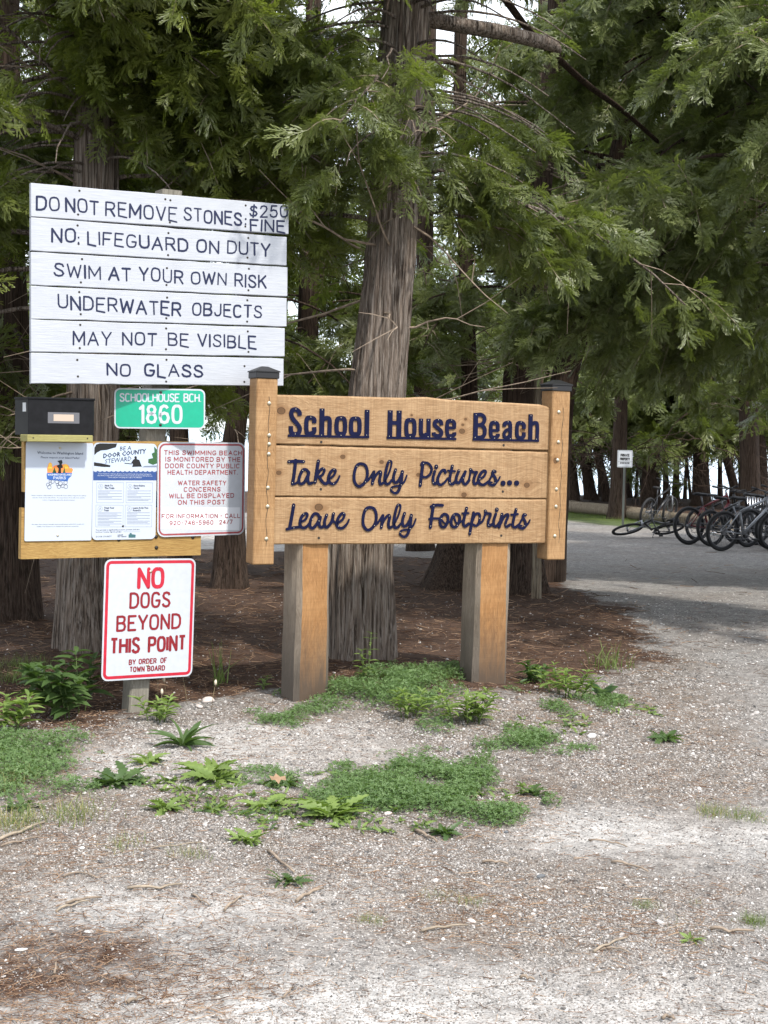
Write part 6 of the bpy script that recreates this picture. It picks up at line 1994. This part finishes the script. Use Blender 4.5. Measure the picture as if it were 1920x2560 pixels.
# single sticks, stones, the dry leaf
def stick(label, pts_px, wpx, mat=M_twig, lift=.006, fork=None):
    P_ = [gp(u, v) for u, v in pts_px]
    c = P_[0].copy(); rad = wpx/PXM(c)/2
    root_mb = MB(); r = random.Random(int(pts_px[0][0]))
    q = []
    for i in range(len(P_)-1):
        for k in range(3):
            t = k/3; p = P_[i]*(1-t)+P_[i+1]*t; q.append(p-c+np.array([r.uniform(-1, 1)*rad*.5, r.uniform(-1, 1)*rad*.8, rad+lift*(math.sin(t*3)+.3)]))
    q.append(P_[-1]-c+np.array([0, 0, rad+.004]))
    root_mb.tube(q, np.linspace(rad, rad*.6, len(q)), 6)
    if fork:
        f = [q[len(q)//2], gp(*fork)-c+np.array([0, 0, rad])]; root_mb.tube(f, [rad*.6, rad*.3], 5)
    o = root_mb.build('stick', mat, label=label, cat='stick'); o.location = [float(t) for t in c]
    return o
for lab, pp, w, mt in (
    ('pale bent stick lying across the clover mat', [(1048, 2012), (1110, 2000), (1198, 1995)], 6, M_twigpale),
    ('dark twig pointing down right below the upright pale dandelion', [(672, 2130), (700, 2160), (735, 2186)], 8, M_twig),
    ('brown forked stick slanting up right in the foreground gravel', [(740, 2258), (770, 2240), (808, 2228)], 10, M_twig),
    ('long straight stick lying level left of the middle foreground', [(318, 2224), (400, 2226), (455, 2216)], 8, M_twigpale),
    ('thick dark stick resting on a paler one at the left foreground', [(165, 2266), (200, 2255), (255, 2250)], 9, M_twig),
    ('paler stick under the thick dark one at the left foreground', [(140, 2282), (180, 2268), (222, 2258)], 7, M_twigpale),
    ('curved stick with a dark end in the foreground left of the middle', [(560, 2280), (580, 2262), (608, 2246)], 8, M_twig),
    ('short dark twig angled down right near the middle foreground', [(480, 2240), (500, 2255), (524, 2268)], 6, M_twig),
    ('thin pale stick at the left edge running into the grass', [(-10, 2108), (50, 2085), (112, 2062)], 9, M_twigpale),
    ('thin stick just under the pale one at the left edge', [(0, 2120), (50, 2108), (95, 2098)], 6, M_twig),
    ('long bleached stick in the foreground right of the middle', [(1055, 2332), (1110, 2324), (1168, 2320)], 8, M_twigpale),
    ('curved bleached stick over a small heap at the lower right', [(1485, 2386), (1520, 2366), (1568, 2350)], 8, M_twigpale),
    ('dark bent stick on the small heap at the lower right', [(1500, 2380), (1540, 2376), (1572, 2386)], 6, M_twig),
    ('knobbly brown stick at the right edge below the grass tuft', [(1775, 2326), (1820, 2334), (1885, 2334)], 9, M_twig),
    ('dark thin stick curving in the gravel upper right foreground', [(1470, 2104), (1530, 2110), (1568, 2122)], 5, M_twig),
    ('brown stick lying down right on the grey gravel', [(1528, 2158), (1570, 2166), (1620, 2184)], 7, M_twig),
    ('short level brown stick in the middle of the foreground gravel', [(1205, 2160), (1240, 2160), (1270, 2166)], 8, M_twig),
    ('stub of brown stick near the bottom middle', [(318, 2512), (340, 2508), (354, 2502)], 11, M_twig),
    ('short brown stick on the pale gravel near the bottom', [(1298, 2448), (1320, 2452), (1336, 2456)], 9, M_twig),
    ('small slanting stick on the pale gravel right of the lone dandelion', [(708, 2500), (722, 2485), (733, 2474)], 6, M_twig),
    ('brown stub at the bottom edge of the picture', [(1655, 2552), (1672, 2548), (1685, 2556)], 10, M_twig),
    ('straight pale twig lying in the brown gravel left of the dandelion', [(378, 2124), (440, 2118), (508, 2110)], 4, M_twigpale),
    ('dark short stick among the stones left of the dandelion in front of the clover', [(1040, 2080), (1066, 2096), (1092, 2110)], 9, M_twig),
    ('pale stub of branch lying by the roots behind the right timber', [(1280, 1480), (1295, 1474), (1310, 1470)], 11, M_twigpale),
    ('brown twig standing in the needle litter at the lower left', [(135, 2440), (140, 2425), (140, 2412)], 7, M_twig),
    ('thin dark twig in the gravel left of the fallen dry curl', [(160, 2195), (200, 2185), (245, 2200)], 5, M_twig)):
    stick(lab, pp, w, mt)
BIGST = [stone_mesh('loose_stone%d' % k, 20+k, M_whitestone, 2) for k in range(3)]
def stone(label, u, v, wpx, mat, k=0, flat_=.7):
    g = gp(u, v); s_ = wpx/PXM(g)
    o = link_mesh('stone', BIGST[k % 3], None, (g[0], g[1], g[2]+s_*.12), (0, 0, u*.37), (s_, s_*.8, s_*flat_), label=label, cat='stone')
    o.material_slots[0].link = 'OBJECT'; o.material_slots[0].material = mat
for k, (lab, u, v, w, mt) in enumerate((
    ('smooth oval white stone alone on the soil right of the clover', 1480, 1843, 30, M_whitestone), ('flat pale stone right of the signpost, the farther of two', 520, 1756, 44, M_pinkstone),
    ('blue grey stone right of the signpost, the nearer of two', 498, 1769, 30, M_pinkstone), ('pinkish stone at the left corner of the clover mat', 970, 2036, 22, M_pinkstone),
    ('white stone above the clover mat on its right', 1200, 1901, 24, M_whitestone), ('white folded pebble in the needle litter at the lower left', 52, 2378, 28, M_whitestone),
    ('pink rounded stone by the bleached stick', 1178, 2305, 24, M_pinkstone), ('pale rounded stone right of the pink one', 1234, 2293, 16, M_pinkstone),
    ('round white pebble under the long bleached stick', 1108, 2350, 18, M_whitestone), ('white pebble beside the foot of the thick trunk', 953, 1684, 14, M_whitestone),
    ('dark blue grey stone left of the stick-side dandelion', 1266, 2082, 18, M_darkstone), ('angular pale stone right of the middle foreground', 1502, 2222, 20, M_pinkstone),
    ('dark flat stone in the middle right foreground gravel', 1352, 2193, 24, M_darkstone), ('white pebble at the left in the brown gravel', 206, 2122, 18, M_whitestone),
    ('pale pebble above the long level stick', 352, 2152, 16, M_whitestone), ('white pebble under the sticks at the left', 220, 2332, 20, M_whitestone))):
    stone(lab, u, v, w, mt, k)
def dry_leaf():
    g = gp(692, 1975)
    m = MB(); pts = [(0, 0), (.012, .02), (.03, .012), (.032, .035), (.012, .034), (0, .055), (-.014, .034), (-.034, .034), (-.028, .012), (-.012, .018)]
    m.add([(x, y, .03+.25*abs(x)+.1*y) for x, y in pts], [tuple(range(len(pts)))])
    o = m.build('fallen_leaf', flat('dry_leaf', (.24, .155, .095), .7, .2, var=.2), label='dry tan maple leaf lying on the flat dark dandelion', cat='leaf'); o.location = [float(t) for t in g]; o.rotation_euler = (.5, .1, .4); o.scale = (1.1, 1.1, 1.1)
dry_leaf()

# ------------------------------------------------------------------ log, private property sign, bike rack, bicycles
def log():
    a, b, c = G(1330, 1268), G(1560, 1296), G(1830, 1330)
    base = a.copy(); m = MB()
    pts = [a-base+np.array([-1.5, .3, .1]), a-base+np.array([0, 0, .14]), b-base+np.array([0, 0, .15]), c-base+np.array([0, 0, .14])]
    trunk_mesh(m, pts, [.15, .15, .15, .13], n=20, steps=60, furrow=.03)
    o = m.build('log', M_barkpale, label='long pale fallen log edging the grass behind the bikes', cat='log'); o.location = [float(t) for t in base]
log()

def private_sign():
    fr = Frame([(1544, 1125), (1582, 1126), (1581, 1169), (1543, 1168)], (1562, 1147), 31.0, yaw=R(6))
    g = G(1555, 1300); o = fr.world(0, .03, 0)
    z0 = float(gz(o[0], o[1]))
    base = np.array([o[0], o[1], z0]); Mx = fr.M.copy(); Mx.translation = Vector(base)
    root = empty('private_property_sign', mat=Mx, label='small white private property sign on a thin steel post near the bikes', cat='sign')
    cz = fr.O[2]-z0; w, h = fr.W/2, fr.H/2; y = -.03
    MB().prism([(p[0], p[1]+cz) for p in rrect(-w, -h, w, h, .02)], y, y+.003).build('sheet', M_signwhite, root)
    MB().box((-.022, y+.005, -.1), (.022, y+.03, cz+h-.02)).build('post', flat('sign_post_steel', (.10, .11, .10), .5, .4, .5), root)
    m = MB(); ring(m, [(p[0], p[1]+cz) for p in rrect(-w+.01, -h+.01, w-.01, h-.01, .014)], [(p[0], p[1]+cz) for p in rrect(-w+.016, -h+.016, w-.016, h-.016, .010)], y-.001)
    m.build('printed_border', M_black, root)
    for tx, zz, hh, ww in (('PRIVATE', .052, .05, .19), ('PROPERTY', -.03, .05, .21), ('BEYOND THIS POINT', -.105, .026, .21)):
        m = MB(); letters(m, tx, -ww/2, cz+zz, ww/2, cz+zz, hh, .013 if hh > .03 else .006, y0=y-.0012, gap=.25)
        m.build('printed_word', M_black, root)
    MB().stroke([(-w+.012, cz-.062), (w-.012, cz-.062)], .005, y-.0012, y-.0012).build('printed_rule', M_black, root)
private_sign()

def torus(mb, c, Rr, r, n=32, k=8, mat=0):
    V = []; f = []
    for i in range(n):
        a = 2*math.pi*i/n
        for j in range(k):
            b = 2*math.pi*j/k; q = Rr+r*math.cos(b)
            V.append((c[0]+q*math.cos(a), c[1]+r*math.sin(b), c[2]+q*math.sin(a)))
    for i in range(n):
        for j in range(k):
            f.append((i*k+j, i*k+(j+1) % k, ((i+1) % n)*k+(j+1) % k, ((i+1) % n)*k+j))
    mb.add(V, f, mat, True)
def make_bike():
    """a mountain bike heading along +x, rear hub above the origin's left"""
    Rw = .335
    root = empty('bicycle', (0, 0, 0), label='x', cat='bicycle', group='bicycles parked by the path')
    fx = 1.06
    for hx in (0, fx):
        m = MB(); torus(m, (hx, 0, Rw), Rw-.028, .028, 36, 8); w = m.build('tyre', MB_['tyre'], root)
        m = MB(); torus(m, (hx, 0, Rw), Rw-.062, .012, 36, 6); m.build('rim', MB_['rim'], w)
        m = MB()
        for i in range(16):
            a = 2*math.pi*i/16; m.tube([(hx, .02*(-1)**i, Rw), (hx+(Rw-.07)*math.cos(a), 0, Rw+(Rw-.07)*math.sin(a))], .0022, 3, cap=False)
        m.tube([(hx, -.05, Rw), (hx, .05, Rw)], .02, 8)
        m.build('spokes', MB_['chrome'], w, kind='stuff')
    bb = (.42, 0, .29); st = (.27, 0, .80); ht = (.83, 0, .86); hb = (.88, 0, .72)
    m = MB()
    m.tube([bb, (.31, 0, .68)], .017, 8); m.tube([(.32, 0, .66), ht], .020, 8); m.tube([bb, hb], .025, 8); m.tube([(.82, 0, .90), (.885, 0, .70)], .024, 8)
    for s_ in (-1, 1):
        m.tube([(0, s_*.06, Rw), (.37, s_*.025, .29)], .010, 6); m.tube([(0, s_*.06, Rw), (.30, s_*.02, .65)], .009, 6)
    m.build('frame', MB_['black'], root)
    m = MB()
    for s_ in (-1, 1): m.tube([(fx, s_*.06, Rw), (.92, s_*.06, .68)], .016, 7)
    m.tube([(.92, -.07, .685), (.92, .07, .685)], .02, 7); m.tube([(.90, 0, .68), (.885, 0, .72)], .02, 7)
    m.build('fork', MB_['black'], root)
    m = MB(); m.tube([(.82, 0, .90), (.81, 0, .95), (.87, 0, .98)], .015, 6)
    m.tube([(.80, -.33, 1.02), (.85, -.15, .99), (.87, 0, .98), (.85, .15, .99), (.80, .33, 1.02)], .012, 7)
    hbo = m.build('handlebar', MB_['black'], root)
    for s_ in (-1, 1): MB().tube([(.805, s_*.22, 1.005), (.795, s_*.34, 1.02)], .018, 7).build('grip', MB_['tyre'], hbo)
    m = MB(); m.tube([(.31, 0, .66), (.27, 0, .86)], .013, 6); m.build('seat_post', MB_['chrome'], root)
    m = MB()
    V = []; 
    for i, (x, w, z) in enumerate(((.13, .075, .90), (.18, .085, .905), (.26, .05, .895), (.36, .022, .89), (.41, .015, .88))):
        V += [(x, -w, z-.02), (x, -w*.7, z), (x, 0, z+.012), (x, w*.7, z), (x, w, z-.02), (x, 0, z-.045)]
    f = [(i*6+j, i*6+(j+1) % 6, (i+1)*6+(j+1) % 6, (i+1)*6+j) for i in range(4) for j in range(6)]+[tuple(range(6))[::-1], tuple(24+j for j in range(6))]
    m.add(V, f, 0, True); m.build('saddle', MB_['tyre'], root)
    m = MB(); torus(m, (.42, -.055, .29), .085, .006, 24, 5); torus(m, (0, -.05, Rw), .045, .008, 20, 5); torus(m, (0, -.045, Rw), .03, .01, 16, 5)
    m.tube([(.42, -.056, .375), (0, -.056, Rw+.045)], .005, 4); m.tube([(.42, -.056, .205), (.03, -.056, Rw-.12), (0, -.056, Rw-.045)], .005, 4)
    m.build('chain_drive', MB_['chrome'], root)
    for s_, a in ((-1, .5), (1, .5+math.pi)):
        e = (.42+.17*math.cos(a), s_*.08, .29-.17*math.sin(a))
        m = MB(); m.tube([(.42, s_*.06, .29), e], .010, 6); cr = m.build('crank', MB_['chrome'], root)
        MB().box((e[0]-.045, e[1]+(s_*.02 if s_ > 0 else -.1), e[2]-.012), (e[0]+.045, e[1]+(.1 if s_ > 0 else -.02), e[2]+.012)).build('pedal', MB_['tyre'], cr)
    m = MB(); m.tube([(.36, .05, .27), (.28, .20, .01)], .009, 5); m.build('kickstand', MB_['chrome'], root)
    return root
bike0 = make_bike()
def copy_tree(o, parent=None):
    c = o.copy(); C.objects.link(c)
    if parent is not None: c.parent = parent
    for ch in list(o.children): copy_tree(ch, c)
    return c
def place_bike(o, label, rear_px, ground_px, yaw, colour, lean=0.0, steer=None, scale=1.0, lying=False):
    g = G(rear_px, ground_px)
    o['label'] = label
    o.location = [float(t) for t in g]
    o.rotation_euler = (lean, 0, yaw) if not lying else (R(-66), 0, yaw)
    if lying: o.location[2] += .05
    o.scale = (scale,)*3
    for ch in o.children:
        if ch.name.startswith('frame') or (colour == 'silver' and ch.name.startswith('fork')):
            ch.material_slots[0].link = 'OBJECT'; ch.material_slots[0].material = MB_[colour]
specs = [('silver framed bicycle nearest the path with its front wheel in the rack', 1803, 1378, R(24), 'silver', R(4), 1.0),
         ('red framed bicycle with a black saddle at the left end of the rack', 1722, 1362, R(26), 'red', R(-3), 1.0),
         ('black bicycle squeezed between the red and the silver one', 1778, 1366, R(28), 'black', R(-5), .95),
         ('free standing dark mountain bike turned away from the path left of the rack', 1612, 1318, R(52), 'black', R(10), .98),
         ('dark bicycle in the rack just past the silver one', 1868, 1368, R(30), 'black', R(3), 1.0),
         ('second dark bicycle from the right edge deep in the rack', 1905, 1350, R(35), 'black', R(-2), 1.0),
         ('black bicycle half hidden behind the red one', 1742, 1352, R(30), 'black', R(6), .95),
         ('dark bicycle at the right edge beyond the silver one', 1838, 1356, R(27), 'black', R(5), .98),
         ('last dark bicycle cut off by the right edge', 1925, 1374, R(29), 'black', R(-4), 1.0)]
for i, (lab, u, v, yw, col, ln, sc_) in enumerate(specs):
    b = bike0 if i == 0 else copy_tree(bike0)
    place_bike(b, lab, u, v, yw, col, ln, scale=sc_)
b = copy_tree(bike0)
place_bike(b, 'small dark bicycle lying on its side on the path by the private property sign', 1650, 1342, R(205), 'black', lying=True, scale=.88)
for ch in b.children:
    if ch.name.startswith('frame'): pass

def rack():
    a = G(1768, 1340); b = G(2050, 1392)
    d = b-a; L_ = float(np.linalg.norm(d[:2])); yaw = math.atan2(d[1], d[0])
    root = empty('bike_rack', a, yaw, label='shiny steel grid rack holding the parked bicycles at the right edge', cat='bike rack')
    for z in (.12, .80):
        MB().tube([(0, .75, z), (L_, .75, z)], .022, 8).build('rail', M_rackmetal, root)
    MB().tube([(0, .0, .05), (L_, .0, .05)], .022, 8).build('rail', M_rackmetal, root)
    bar = MB().tube([(0, .75, .12), (0, .75, .80)], .011, 6).mesh('bar', M_rackmetal)
    k = 0; x = .1
    while x < L_:
        link_mesh('bar', bar, root, (x, 0, 0)); x += .13
    for x in (0.02, L_-.02):
        MB().tube([(x, 0, .05), (x, .75, .12)], .016, 6).build('foot', M_rackmetal, root)
rack()
